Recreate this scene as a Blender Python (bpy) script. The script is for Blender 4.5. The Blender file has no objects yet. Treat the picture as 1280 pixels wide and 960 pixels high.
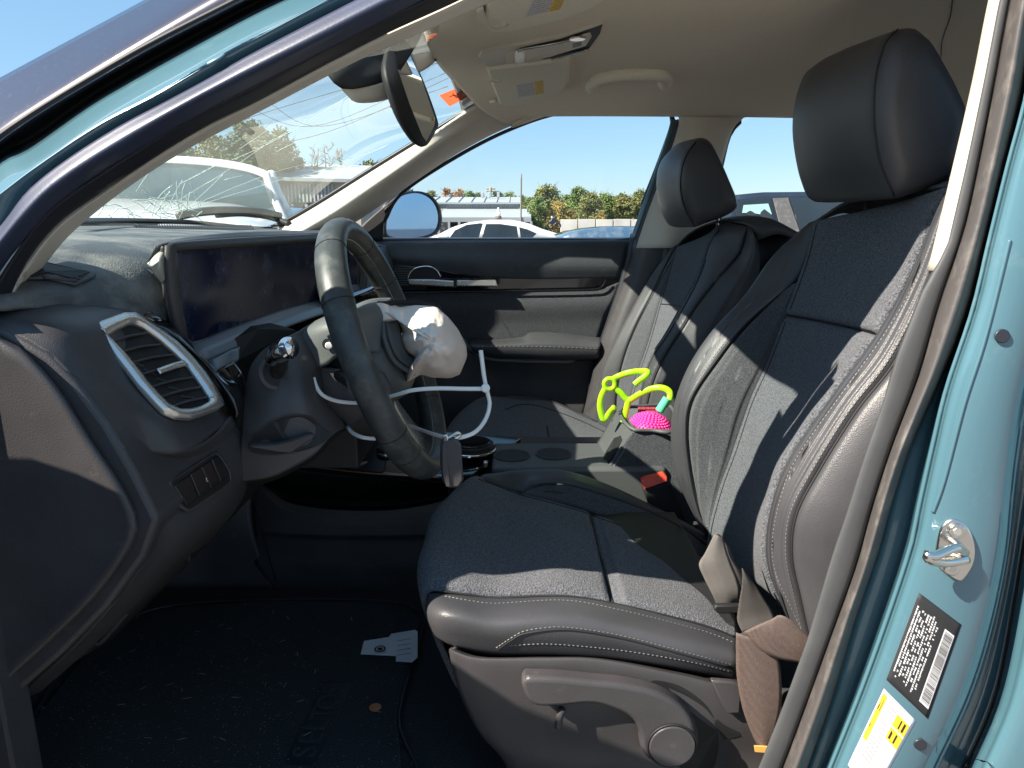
import bpy, bmesh, math, random
from mathutils import Vector, Matrix, noise
from mathutils.bvhtree import BVHTree
random.seed(7)
S = bpy.context.scene
C = S.collection
R = math.radians
V = Vector

# ---------------------------------------------------------------- camera, sky, sun, exposure
CAM = V((0, 0, 1.38)); PITCH = R(13.2); FPX = 887.0
cd = bpy.data.cameras.new('camera'); cam = bpy.data.objects.new('camera', cd); C.objects.link(cam)
cam.location = CAM; cam.rotation_euler = (R(90) - PITCH, 0, 0)
cd.sensor_width = 36; cd.lens = FPX / 1280 * 36; cd.clip_start = 0.02; cd.clip_end = 3000
S.camera = cam
SUN_EL = R(40); SUN_AZ = R(26)          # azimuth measured from the car's nose (-X) towards the driver side (-Y)
sdir = V((-math.cos(SUN_AZ) * math.cos(SUN_EL), -math.sin(SUN_AZ) * math.cos(SUN_EL), math.sin(SUN_EL)))
w = bpy.data.worlds.new('World'); S.world = w; w.use_nodes = True
nt = w.node_tree; bg = nt.nodes['Background']; sk = nt.nodes.new('ShaderNodeTexSky')
sk.sky_type = 'NISHITA'; sk.sun_disc = False; sk.sun_elevation = SUN_EL
sk.sun_rotation = math.atan2(sdir.x, sdir.y)
sk.air_density = 1.0; sk.dust_density = 0.1; sk.ozone_density = 2.0
sc_ = nt.nodes.new('ShaderNodeVectorMath'); sc_.operation = 'SCALE'; sc_.inputs['Scale'].default_value = 0.5; nt.links.new(sk.outputs[0], sc_.inputs[0])
ad_ = nt.nodes.new('ShaderNodeVectorMath'); ad_.operation = 'ADD'; ad_.inputs[1].default_value = (1.0, 2.1, 3.3)
nt.links.new(sc_.outputs[0], ad_.inputs[0]); nt.links.new(ad_.outputs[0], bg.inputs[0]); bg.inputs[1].default_value = 0.062
sl = bpy.data.lights.new('sun', 'SUN'); sl.energy = 5.0; sl.angle = R(0.5); sl.color = (1.0, 0.90, 0.77)
so = bpy.data.objects.new('sun', sl); C.objects.link(so); so.rotation_euler = (-sdir).to_track_quat('-Z', 'Y').to_euler()
S.view_settings.view_transform = 'Standard'; S.view_settings.look = 'None'
S.view_settings.exposure = 1.38; S.view_settings.gamma = 1
S.view_settings.use_curve_mapping = False
try:
    S.cycles.max_bounces = 10; S.cycles.diffuse_bounces = 5; S.cycles.transparent_max_bounces = 24
except Exception: pass

# ---------------------------------------------------------------- pixel rays -> world points
SP, CP = math.sin(PITCH), math.cos(PITCH)
def ray(px, py):
    u = (px - 640) / FPX; v = (480 - py) / FPX
    return V((u, CP + v * SP, -SP + v * CP))
def P(px, py, y):
    d = ray(px, py); return CAM + d * (y / d.y)
def PL(pts, y=None):
    return [P(p[0], p[1], p[2] if len(p) > 2 else y) for p in pts]
def plane3(a, b, c):
    n = (b - a).cross(c - a).normalized()
    def f(px, py, off=0.0):
        d = ray(px, py); t = (a - CAM).dot(n) / d.dot(n); q = CAM + d * t
        return q + (CAM - q).normalized() * off
    f.n = n if n.dot(CAM - a) > 0 else -n
    return f

# ---------------------------------------------------------------- materials
MATS = {}
def pm(name, col, rough=0.5, metal=0.0, bump=None, var=None, coat=0.0, spec=0.5, sheen=0.0, dirt=None):
    if name in MATS: return MATS[name]
    m = bpy.data.materials.new(name); m.use_nodes = True; MATS[name] = m
    n = m.node_tree; b = n.nodes['Principled BSDF']; L = n.links.new
    b.inputs['Base Color'].default_value = (*col, 1); b.inputs['Roughness'].default_value = rough
    b.inputs['Metallic'].default_value = metal; b.inputs['Specular IOR Level'].default_value = spec
    b.inputs['Coat Weight'].default_value = coat; b.inputs['Coat Roughness'].default_value = 0.04
    b.inputs['Sheen Weight'].default_value = sheen
    tc = n.nodes.new('ShaderNodeTexCoord')
    src = None
    if var:
        sc, amt = var[0], var[1]
        no = n.nodes.new('ShaderNodeTexNoise'); no.inputs['Scale'].default_value = sc; no.inputs['Detail'].default_value = 4
        L(tc.outputs['Object'], no.inputs['Vector'])
        cr = n.nodes.new('ShaderNodeValToRGB'); cr.color_ramp.elements[0].position = 0.3; cr.color_ramp.elements[1].position = 0.7
        lo = [c * (1 - amt) for c in col]; hi = [min(1, c * (1 + amt)) for c in col]
        if len(var) > 2: hi = var[2]
        cr.color_ramp.elements[0].color = (*lo, 1); cr.color_ramp.elements[1].color = (*hi, 1)
        L(no.outputs['Fac'], cr.inputs[0]); src = cr.outputs[0]
    if dirt:   # (scale, threshold, colour): dust specks and smears
        no = n.nodes.new('ShaderNodeTexNoise'); no.inputs['Scale'].default_value = dirt[0]; no.inputs['Detail'].default_value = 8
        no.inputs['Roughness'].default_value = 0.7
        L(tc.outputs['Object'], no.inputs['Vector'])
        cr = n.nodes.new('ShaderNodeValToRGB'); cr.color_ramp.elements[0].position = dirt[1]; cr.color_ramp.elements[1].position = dirt[1] + 0.18
        cr.color_ramp.elements[0].color = (0, 0, 0, 1); cr.color_ramp.elements[1].color = (dirt[3],) * 3 + (1,)
        L(no.outputs['Fac'], cr.inputs[0])
        mx = n.nodes.new('ShaderNodeMix'); mx.data_type = 'RGBA'
        L(cr.outputs[0], mx.inputs[0])
        if src: L(src, mx.inputs[6])
        else: mx.inputs[6].default_value = (*col, 1)
        mx.inputs[7].default_value = (*dirt[2], 1); src = mx.outputs[2]
        ro = n.nodes.new('ShaderNodeMapRange'); ro.inputs[3].default_value = rough; ro.inputs[4].default_value = min(1, rough + 0.35)
        L(cr.outputs[0], ro.inputs[0]); L(ro.outputs[0], b.inputs['Roughness'])
    if src: L(src, b.inputs['Base Color'])
    if bump:
        kind, sc, st = bump[:3]; dist = bump[3] if len(bump) > 3 else 0.001
        if kind == 'noise':
            t = n.nodes.new('ShaderNodeTexNoise'); t.inputs['Detail'].default_value = 3; o = t.outputs['Fac']
        elif kind == 'vor':
            t = n.nodes.new('ShaderNodeTexVoronoi'); o = t.outputs['Distance']
        elif kind == 'wave':
            t = n.nodes.new('ShaderNodeTexWave'); t.inputs['Distortion'].default_value = 2.0; o = t.outputs['Fac']
        t.inputs['Scale'].default_value = sc
        L(tc.outputs['Object'], t.inputs['Vector'])
        bp = n.nodes.new('ShaderNodeBump'); bp.inputs['Strength'].default_value = st; bp.inputs['Distance'].default_value = dist
        L(o, bp.inputs['Height']); L(bp.outputs[0], b.inputs['Normal'])
    return m
def glassm(name, tint=(0.9, 0.96, 0.95), gloss=0.08, haze=0.0, hazecol=(0.8, 0.85, 0.85)):
    m = bpy.data.materials.new(name); m.use_nodes = True; n = m.node_tree; L = n.links.new
    n.nodes.remove(n.nodes['Principled BSDF']); out = n.nodes['Material Output']
    tr = n.nodes.new('ShaderNodeBsdfTransparent'); tr.inputs[0].default_value = (*tint, 1)
    gl = n.nodes.new('ShaderNodeBsdfGlossy'); gl.inputs['Roughness'].default_value = 0.02
    fr = n.nodes.new('ShaderNodeFresnel'); fr.inputs[0].default_value = 1.45
    mt = n.nodes.new('ShaderNodeMath'); mt.operation = 'MULTIPLY'; mt.inputs[1].default_value = gloss / 0.08
    L(fr.outputs[0], mt.inputs[0])
    mx = n.nodes.new('ShaderNodeMixShader'); L(mt.outputs[0], mx.inputs[0]); L(tr.outputs[0], mx.inputs[1]); L(gl.outputs[0], mx.inputs[2])
    last = mx
    if haze:
        df = n.nodes.new('ShaderNodeBsdfTranslucent'); df.inputs[0].default_value = (*hazecol, 1)
        d2 = n.nodes.new('ShaderNodeBsdfDiffuse'); d2.inputs[0].default_value = (*hazecol, 1)
        dm = n.nodes.new('ShaderNodeMixShader'); dm.inputs[0].default_value = 0.5; L(df.outputs[0], dm.inputs[1]); L(d2.outputs[0], dm.inputs[2])
        tc = n.nodes.new('ShaderNodeTexCoord'); no = n.nodes.new('ShaderNodeTexNoise'); no.inputs['Scale'].default_value = 5; no.inputs['Detail'].default_value = 6
        L(tc.outputs['Object'], no.inputs['Vector'])
        mr = n.nodes.new('ShaderNodeMapRange'); mr.inputs[1].default_value = 0.3; mr.inputs[2].default_value = 0.75
        mr.inputs[3].default_value = haze * 0.5; mr.inputs[4].default_value = haze * 1.5
        L(no.outputs['Fac'], mr.inputs[0])
        m2 = n.nodes.new('ShaderNodeMixShader'); L(mr.outputs[0], m2.inputs[0]); L(mx.outputs[0], m2.inputs[1]); L(dm.outputs[0], m2.inputs[2]); last = m2
    L(last.outputs[0], out.inputs['Surface']); return m

M = dict(
 leather=pm('seat_leather', (0.056, 0.057, 0.063), 0.42, bump=('vor', 700, 0.35, 0.0006), var=(9, 0.18), dirt=(150, 0.6, (0.14, 0.135, 0.13), 0.3)),
 fabric=pm('seat_fabric', (0.100, 0.107, 0.122), 0.95, spec=.25, bump=('noise', 520, 1.0, 0.0025), var=(420, 0.62), sheen=0.08, dirt=(38, 0.66, (0.22, 0.21, 0.2), 0.4)),
 fabric2=pm('bolster_fabric', (0.095, 0.10, 0.112), 0.95, spec=.25, bump=('wave', 300, 0.8, 0.0016), var=(500, 0.5), sheen=0.08),
 stitch=pm('thread', (0.3, 0.29, 0.28), 0.7),
 seam=pm('seam_dark', (0.012, 0.012, 0.014), 0.7),
 congrey=pm('console_grey', (0.085, 0.09, 0.09), 0.5, bump=('vor', 900, 0.4, 0.0005), dirt=(60, .6, (.25, .25, .24), .3)),
 plastic=pm('grained_plastic', (0.052, 0.049, 0.052), 0.42, bump=('vor', 900, 0.4, 0.0005), var=(14, 0.15), dirt=(45, 0.6, (0.13, 0.12, 0.115), 0.45)),
 plastic2=pm('column_plastic', (0.068, 0.061, 0.06), 0.45, bump=('vor', 900, 0.35, 0.0005), var=(20, 0.12), dirt=(70, 0.64, (0.15, 0.14, 0.13), 0.4)),
 dash=pm('dash_skin', (0.058, 0.064, 0.072), 0.5, bump=('vor', 600, 0.5, 0.0008), var=(10, 0.15), dirt=(30, 0.55, (0.16, 0.165, 0.165), 0.35)),
 dashtop=pm('dash_top_skin', (0.07, 0.076, 0.08), 0.5, bump=('vor', 500, 0.5, 0.001), var=(7, 0.2), dirt=(9, 0.44, (0.25, 0.26, 0.25), 0.7)),  # real dust, made paler and denser to stand in for missing sunlight
 endcap=pm('display_cap', (0.42, 0.42, 0.36), 0.35, 0.3),
 shelf=pm('satin_grey', (0.16, 0.18, 0.2), 0.32, dirt=(60, 0.6, (0.25, 0.25, 0.25), 0.3)),
 piano=pm('piano_black', (0.008, 0.008, 0.01), 0.06, coat=0.6, dirt=(80, 0.62, (0.12, 0.12, 0.12), 0.15)),
 piano2=pm('switch_black', (0.015, 0.015, 0.017), 0.3),
 silver=pm('satin_silver', (0.66, 0.64, 0.61), 0.27, 0.85, bump=('noise', 1500, 0.03, .0003), dirt=(90, 0.62, (0.4, 0.38, 0.35), 0.3)),
 chrome=pm('chrome', (0.85, 0.85, 0.86), 0.08, 1.0),
 zinc=pm('zinc', (0.72, 0.7, 0.66), 0.22, 1.0, bump=('noise', 120, 0.25, 0.001)),
 black=pm('matt_black', (0.012, 0.012, 0.013), 0.6),
 rubber=pm('rubber', (0.085, 0.078, 0.076), 0.45, bump=('noise', 500, 0.2, 0.0005), dirt=(30, 0.5, (0.24, 0.22, 0.2), 0.45)),
 sealnavy=pm('pillar_seal', (0.035, 0.045, 0.085), 0.4, bump=('noise', 400, 0.2, 0.0005), var=(10, .15)),  # navy in the base colour imitates sky reflected by the dark seal
 liprubber=pm('lip_rubber', (0.065, 0.068, 0.072), 0.6, bump=('noise', 400, 0.2, 0.0005), var=(20, .12)),
 rubberd=pm('rubber_dark', (0.018, 0.019, 0.026), 0.42, bump=('noise', 500, 0.2, 0.0005)),
 beige=pm('beige_trim', (0.66, 0.60, 0.51), 0.5, bump=('vor', 800, 0.25, 0.0005), var=(8, 0.06), dirt=(25, 0.6, (0.35, 0.3, 0.25), 0.25)),
 liner=pm('headliner', (0.80, 0.71, 0.57), 0.95, bump=('noise', 900, 0.5, 0.001), var=(700, 0.12), sheen=0.2),
 visor=pm('visor_fabric', (0.85, 0.80, 0.67), 0.9, bump=('noise', 900, 0.4, 0.001), var=(600, 0.1)),
 carpet=pm('carpet', (0.008, 0.009, 0.012), 1.0, bump=('noise', 500, 1.0, 0.004), var=(400, 0.6), sheen=0.1),
 teal=pm('teal_paint', (0.078, 0.175, 0.22), 0.3, 0.1, coat=1.0, var=(3, 0.03), dirt=(20, 0.58, (0.22, 0.33, 0.34), 0.3)),
 roofp=pm('black_roof_paint', (0.03, 0.026, 0.045), 0.28, 0.2, coat=1.0, bump=('noise', 60, 0.03, 0.001), dirt=(220, 0.58, (0.22, 0.22, 0.27), 0.25)),
 white=pm('white_plastic', (0.88, 0.87, 0.84), 0.35),
 wpaint=pm('white_paint', (0.6, 0.6, 0.585), 0.3, coat=0.8),
 bpaint=pm('blue_paint', (0.06, 0.12, 0.2), 0.3, 0.3, coat=1.0, dirt=(6, 0.45, (0.25, 0.28, 0.3), 0.5)),
 dpaint=pm('dark_paint', (0.012, 0.016, 0.028), 0.3, 0.1, coat=.6, dirt=(12, 0.55, (0.08, 0.09, 0.11), 0.4)),
 screen=pm('display_glass', (0.006, 0.010, 0.035), 0.16, spec=.35, dirt=(28, 0.5, (0.11, 0.13, 0.2), 0.35)),
 airbag=pm('airbag_cloth', (0.88, 0.78, 0.70), 0.8, bump=('noise', 45, 0.5, 0.004), var=(12, 0.08)),
 wheel=pm('wheel_leather', (0.045, 0.049, 0.049), 0.38, bump=('vor', 900, 0.3, 0.0005), var=(25, 0.2), dirt=(35, 0.5, (0.17, 0.18, 0.165), 0.4)),
 hub=pm('hub_grey', (0.11, 0.12, 0.12), 0.45, bump=('vor', 900, 0.3, 0.0005)),
 belt=pm('belt_webbing', (0.13, 0.092, 0.078), 0.6, bump=('wave', 260, 0.6, 0.001), var=(400, 0.15), spec=0.7),
 beltd=pm('belt_webbing_dark', (0.05, 0.045, 0.042), 0.7, bump=('wave', 260, 0.6, 0.001)),
 lime=pm('lime_plastic', (0.42, 0.85, 0.015), 0.35),
 mint=pm('mint_plastic', (0.12, 0.75, 0.38), 0.4),
 pink=pm('pink_silicone', (0.85, 0.05, 0.33), 0.45),
 red=pm('red_button', (0.75, 0.07, 0.035), 0.35),
 orange=pm('orange_sticker', (0.9, 0.2, 0.08), 0.7),
 paper=pm('paper', (0.72, 0.72, 0.74), 0.8, var=(30, 0.05)),
 yellow=pm('yellow_print', (0.85, 0.55, 0.03), 0.6),
 ink=pm('ink', (0.02, 0.02, 0.022), 0.7),
 inkred=pm('ink_red', (0.6, 0.25, 0.25), 0.7),
 copper=pm('coin_copper', (0.45, 0.2, 0.1), 0.35, 0.9),
 lint=pm('lint', (0.28, 0.28, 0.27), 0.9),
 emboss=pm('mat_lettering', (0.028, 0.032, 0.042), 0.6),
 frost=pm('broken_glass', (0.7, 0.85, 0.78), 0.2, spec=0.8),
 crack=pm('glass_crack', (0.75, 0.78, 0.76), 0.25),
 mirror=pm('mirror_glass', (0.82, 0.86, 0.88), 0.01, 1.0),
 cglass=pm('car_window_dark', (0.015, 0.02, 0.025), 0.05, coat=0.5, var=(2, 0.3)),
)
def filmm(name, col):
    m = bpy.data.materials.new(name); m.use_nodes = True; n = m.node_tree; b = n.nodes['Principled BSDF']; b.inputs['Base Color'].default_value = (*col, 1); b.inputs['Roughness'].default_value = .8
    t = n.nodes.new('ShaderNodeBsdfTranslucent'); t.inputs[0].default_value = (*col, 1); x = n.nodes.new('ShaderNodeMixShader'); x.inputs[0].default_value = .7
    n.links.new(b.outputs[0], x.inputs[1]); n.links.new(t.outputs[0], x.inputs[2]); n.links.new(x.outputs[0], n.nodes['Material Output'].inputs[0]); return m
M['orange'] = filmm('orange_film', (1.0, .42, .26))
M['glass'] = glassm('side_glass', (0.93, 0.97, 0.975), 0.05, 0.012)
M['shield'] = glassm('windshield_glass', (0.90, 0.975, 0.965), 0.06, 0.09, (0.9, 0.93, 0.8))
M['frontglass'] = glassm('vehicle_glass', (0.35, 0.45, 0.5), 0.2, 0.12, (0.3, 0.45, 0.5))

# ---------------------------------------------------------------- mesh helpers
BV = {}
def mk(name, verts, faces, mat, parent=None, smooth=True, matidx=None):
    me = bpy.data.meshes.new(name); me.from_pydata([tuple(v) for v in verts], [], faces); me.update()
    for m in (mat if isinstance(mat, (list, tuple)) else [mat]): me.materials.append(m)
    if smooth:
        for p in me.polygons: p.use_smooth = True
    if matidx:
        for p, k in zip(me.polygons, matidx): p.material_index = k
    o = bpy.data.objects.new(name, me); C.objects.link(o)
    if parent is not None:
        o.parent = parent
        l = V((0, 0, 0)); q = parent
        while q is not None: l += q.location; q = q.parent
        o.location = -l
    return o
def thing(name, label, cat, loc=(0, 0, 0), group=None):
    o = bpy.data.objects.new(name, None); C.objects.link(o); o.location = loc; o.empty_display_size = 0.05
    o['label'] = label; o['category'] = cat
    if group: o['group'] = group
    return o
def tag(o, label, cat, group=None):
    o['label'] = label; o['category'] = cat
    if group: o['group'] = group
    return o
def stuff(o): o['kind'] = 'stuff'; return o
def struct(o): o['kind'] = 'structure'; return o
def bevel(o, wd=0.002, seg=2, ang=40):
    m = o.modifiers.new('b', 'BEVEL'); m.width = wd; m.segments = seg; m.limit_method = 'ANGLE'; m.angle_limit = R(ang); return o
def solid(o, t, off=-1):
    m = o.modifiers.new('s', 'SOLIDIFY'); m.thickness = t; m.offset = off; return o
def cr(p0, p1, p2, p3, t):
    return 0.5 * ((2 * p1) + (p2 - p0) * t + (2 * p0 - 5 * p1 + 4 * p2 - p3) * t * t + (3 * p1 - p0 - 3 * p2 + p3) * t ** 3)
def dense(pts, k=12, closed=False, lin=False):
    n = len(pts)
    if n < 3 or lin:
        q = list(pts) + ([pts[0]] if closed else []); out = []
        for a, b in zip(q, q[1:]): out += [a.lerp(b, i / k) for i in range(k)]
        out.append(q[-1]); return out
    out = []; rng = n if closed else n - 1
    g = (lambda i: pts[i % n]) if closed else (lambda i: pts[i] if 0 <= i < n else (2 * pts[0] - pts[1] if i < 0 else 2 * pts[-1] - pts[-2]))
    for i in range(rng):
        for j in range(k): out.append(cr(g(i - 1), g(i), g(i + 1), g(i + 2), j / k))
    out.append(g(rng) if not closed else pts[0].copy()); return out
def resamp(pts, n, closed=False, lin=False):
    d = dense(pts, 12, closed, lin); L = [0]
    for a, b in zip(d, d[1:]): L.append(L[-1] + (b - a).length)
    out = []; m = n if closed else n - 1; j = 0
    for i in range(n):
        s = L[-1] * i / m
        while j < len(L) - 2 and L[j + 1] < s: j += 1
        f = (s - L[j]) / max(1e-9, L[j + 1] - L[j]); out.append(d[j].lerp(d[j + 1], min(1, max(0, f))))
    return out
def grid(rows, nu, nv, linu=False, linv=False):
    rr = [resamp(r, nu, lin=linu) for r in rows]
    cols = []
    for i in range(nu):
        c = [r[i] for r in rr]; d = dense(c, 16, lin=linv or len(c) < 3); m = len(d) - 1
        cols.append([d[min(m, round(m * j / (nv - 1)))] for j in range(nv)])
    return [[cols[i][j] for i in range(nu)] for j in range(nv)]
def prof(t, e):
    d = min(t, 1 - t) / e
    return 1 if d >= 1 else math.sqrt(max(0, 1 - (1 - d) ** 2))
def gobj(name, G, mat, parent=None, out=(0, -1, 0), puff=0, eu=0.15, ev=0.15, thick=0, flat=False, wob=0):
    nv, nu = len(G), len(G[0]); N = [[None] * nu for _ in range(nv)]; tot = V((0, 0, 0))
    for j in range(nv):
        for i in range(nu):
            a = G[j][min(nu - 1, i + 1)] - G[j][max(0, i - 1)]; b = G[min(nv - 1, j + 1)][i] - G[max(0, j - 1)][i]
            k = a.cross(b); k = k.normalized() if k.length > 1e-12 else V((0, 0, 0)); N[j][i] = k; tot += k
    fl = -1 if tot.dot(V(out)) < 0 else 1
    vs = []
    rr = random.Random(len(name) + nu); ph = [rr.uniform(0, 6.28) for _ in range(4)]
    for j in range(nv):
        for i in range(nu):
            h = puff * prof(i / (nu - 1), eu) * prof(j / (nv - 1), ev) if puff else 0
            if wob:
                p = G[j][i]; h += wob * math.sin(p.x * 37 + p.z * 23 + ph[0]) * math.sin(p.y * 41 - p.z * 31 + ph[1]) * prof(i / (nu - 1), .2) * prof(j / (nv - 1), .2)
            vs.append(G[j][i] + N[j][i] * fl * h)
    fs = []
    for j in range(nv - 1):
        for i in range(nu - 1):
            q = [j * nu + i, j * nu + i + 1, (j + 1) * nu + i + 1, (j + 1) * nu + i]
            fs.append(q if fl > 0 else q[::-1])
    o = mk(name, vs, fs, mat, parent, not flat); BV[o.name] = BVHTree.FromPolygons(vs, fs)
    if thick: solid(o, thick)
    return o
def sheet(name, rows, mat, parent=None, nu=24, nv=16, linu=False, linv=False, **k):
    return gobj(name, grid(rows, nu, nv, linu, linv), mat, parent, **k)
def hit(px, py, objs, off=0.0, dflt=1.0):
    d = ray(px, py).normalized(); best = None
    for o in objs:
        l, n, i, t = BV[o.name].ray_cast(CAM, d)
        if l is not None and (best is None or t < best[1]): best = (l, t, n)
    if best is None: return P(px, py, dflt)
    return best[0] - d * off
def hits(pts, objs, off=0.001, dflt=1.0, lin=False):
    d = dense([V((p[0], p[1], 0)) for p in pts], 8, lin=lin)
    return [hit(p.x, p.y, objs, off, dflt) for p in d]
def tube(name, pts, r, mat, parent=None, seg=8, closed=False, n=None, flatten=None, sm=True):
    if n is None: n = max(len(pts), 2) if not sm else len(pts) * 6
    pp = resamp(pts, n, closed) if sm else list(pts)
    n = len(pp); vs = []; fs = []; up = V((0.13, 0.31, 0.94)).normalized()
    rad = r if callable(r) else (lambda t: r)
    prev = None
    for i, p in enumerate(pp):
        a = pp[(i + 1) % n] if (closed or i < n - 1) else p; b = pp[(i - 1) % n] if (closed or i > 0) else p
        t = (a - b); t = t.normalized() if t.length > 1e-9 else V((1, 0, 0))
        if prev is None: u = t.cross(up).normalized()
        else: u = (prev - t * prev.dot(t)).normalized()
        prev = u; v = t.cross(u); rr = rad(i / max(1, n - 1))
        for k in range(seg):
            an = 2 * math.pi * k / seg; o = (u * math.cos(an) + v * math.sin(an)) * rr
            if flatten: o = o - V(flatten[0]) * o.dot(V(flatten[0])) * (1 - flatten[1])
            vs.append(p + o)
    for i in range(n if closed else n - 1):
        for k in range(seg):
            j = (i + 1) % n; fs.append([i * seg + k, i * seg + (k + 1) % seg, j * seg + (k + 1) % seg, j * seg + k])
    if not closed: fs.append(list(range(seg))[::-1]); fs.append([(n - 1) * seg + k for k in range(seg)])
    return mk(name, vs, fs, mat, parent)
def plate(name, pts, ext, mat, parent=None, smooth=False, n=None, bev=0.0, seg=2, sm=False):
    q = resamp(pts, n or len(pts) * 6, True) if smooth else list(pts)
    n = len(q); e = V(ext); vs = q + [p + e for p in q]
    fs = [list(range(n)), [n + i for i in range(n)][::-1]] + [[i, n + i, n + (i + 1) % n, (i + 1) % n] for i in range(n)]
    o = mk(name, vs, fs, mat, parent, False)
    me = o.data; bm = bmesh.new(); bm.from_mesh(me); bmesh.ops.recalc_face_normals(bm, faces=bm.faces); bm.to_mesh(me); bm.free()
    if bev:
        bevel(o, bev, seg)
        for p in o.data.polygons: p.use_smooth = True
        try: o.data.set_sharp_from_angle(angle=R(35))
        except Exception: pass
    return o
def ring(name, outer, inner, ext, mat, parent=None, n=60, bev=0.001, bulge=0.0, lin=False):
    a = resamp(outer, n, True, lin); b = resamp(inner, n, True, lin)
    # align starts
    k0 = min(range(n), key=lambda k: (b[k] - a[0]).length); b = b[k0:] + b[:k0]
    e = V(ext); mid = [(x + y) / 2 + e * (1 + bulge) for x, y in zip(a, b)]
    vs = a + [p + e for p in a] + mid + [p + e for p in b] + b
    fs = []
    for r_ in range(4):
        for i in range(n): j = (i + 1) % n; fs.append([r_ * n + i, r_ * n + j, (r_ + 1) * n + j, (r_ + 1) * n + i])
    o = mk(name, vs, fs, mat, parent)
    bm = bmesh.new(); bm.from_mesh(o.data); bmesh.ops.recalc_face_normals(bm, faces=bm.faces); bm.to_mesh(o.data); bm.free()
    return o
def box(name, c, s, mat, parent=None, rot=None, bev=0.003):
    c = V(c); m = rot.to_matrix() if rot else Matrix.Identity(3); vs = []
    for x in (-1, 1):
        for y in (-1, 1):
            for z in (-1, 1): vs.append(c + m @ V((x * s[0] / 2, y * s[1] / 2, z * s[2] / 2)))
    fs = [[0, 1, 3, 2], [4, 6, 7, 5], [0, 4, 5, 1], [2, 3, 7, 6], [0, 2, 6, 4], [1, 5, 7, 3]]
    o = mk(name, vs, fs, mat, parent, False)
    if bev: bevel(o, bev, 2)
    return o
def disc(name, c, nrm, r, t, mat, parent=None, seg=32, bev=0.0, rot0=0):
    nrm = V(nrm).normalized(); u = nrm.orthogonal().normalized(); v = nrm.cross(u)
    pts = [V(c) + (u * math.cos(2 * math.pi * k / seg + rot0) + v * math.sin(2 * math.pi * k / seg + rot0)) * r for k in range(seg)]
    return plate(name, pts, nrm * t, mat, parent, bev=bev)
def loftc(name, rings_, mat, parent=None, cap=True):
    n = len(rings_[0]); vs = [p for r_ in rings_ for p in r_]; fs = []
    for j in range(len(rings_) - 1):
        for i in range(n): k = (i + 1) % n; fs.append([j * n + i, j * n + k, (j + 1) * n + k, (j + 1) * n + i])
    if cap: fs.append(list(range(n))[::-1]); m = (len(rings_) - 1) * n; fs.append([m + i for i in range(n)])
    o = mk(name, vs, fs, mat, parent)
    bm = bmesh.new(); bm.from_mesh(o.data); bmesh.ops.recalc_face_normals(bm, faces=bm.faces); bm.to_mesh(o.data); bm.free()
    BV[o.name] = BVHTree.FromPolygons(vs, fs); return o
def stitches(pts, mat, parent, ln=0.0034, gap=0.0018, r=0.00055):
    L = 0; acc = [0]
    for a, b in zip(pts, pts[1:]):
        d = (b - a).length; acc.append(acc[-1] + min(d, 0.05))
    def at(s):
        for i in range(len(acc) - 1):
            if acc[i + 1] >= s: return pts[i].lerp(pts[i + 1], (s - acc[i]) / max(1e-9, acc[i + 1] - acc[i]))
        return pts[-1]
    vs = []; fs = []; s = 0
    while s + ln < acc[-1]:
        a, b = at(s), at(s + ln); t = (b - a)
        if t.length > 1e-5 and t.length < 0.02:
            t.normalize(); u = t.cross(V((0, 0.3, 1))).normalized() * r; v = t.cross(u).normalized() * r; k = len(vs)
            for q, f in ((a, .4), (a.lerp(b, .5), 1), (b, .4)):
                for e in (u, v, -u, -v): vs.append(q + e * f)
            for m_ in (0, 4):
                for i in range(4): fs.append([k + m_ + i, k + m_ + (i + 1) % 4, k + m_ + 4 + (i + 1) % 4, k + m_ + 4 + i])
            fs.append([k, k + 1, k + 2, k + 3]); fs.append([k + 8, k + 9, k + 10, k + 11])
        s += ln + gap
    return stuff(mk('stitching', vs, fs, mat, parent))
def text(name, s, org, xd, yd, size, mat, parent=None, ext=0.0002, off=0.0006):
    cu = bpy.data.curves.new('t', 'FONT'); cu.body = s; cu.size = size; cu.extrude = ext; cu.align_x = 'CENTER'; cu.align_y = 'CENTER'
    to = bpy.data.objects.new('t', cu); C.objects.link(to); dg = bpy.context.evaluated_depsgraph_get()
    me = bpy.data.meshes.new_from_object(to.evaluated_get(dg)); bpy.data.objects.remove(to)
    xd = V(xd).normalized(); yd = V(yd); yd = (yd - xd * yd.dot(xd)).normalized(); n = xd.cross(yd)
    mt = Matrix((xd, yd, n)).transposed()
    if n.dot(CAM - V(org)) < 0: n = -n
    vs = [V(org) + mt @ v.co + n * off for v in me.vertices]; fs = [list(p.vertices) for p in me.polygons]
    return mk(name, vs, fs, mat, parent, False)
exec_order = []
#==SETTING==
# ---------------------------------------------------------------- the car's body shell
car = thing('compact_car', 'teal compact car body with dark roof and beige cabin trim round the open driver doorway', 'car', (0, 1.35, 0.3))
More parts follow.
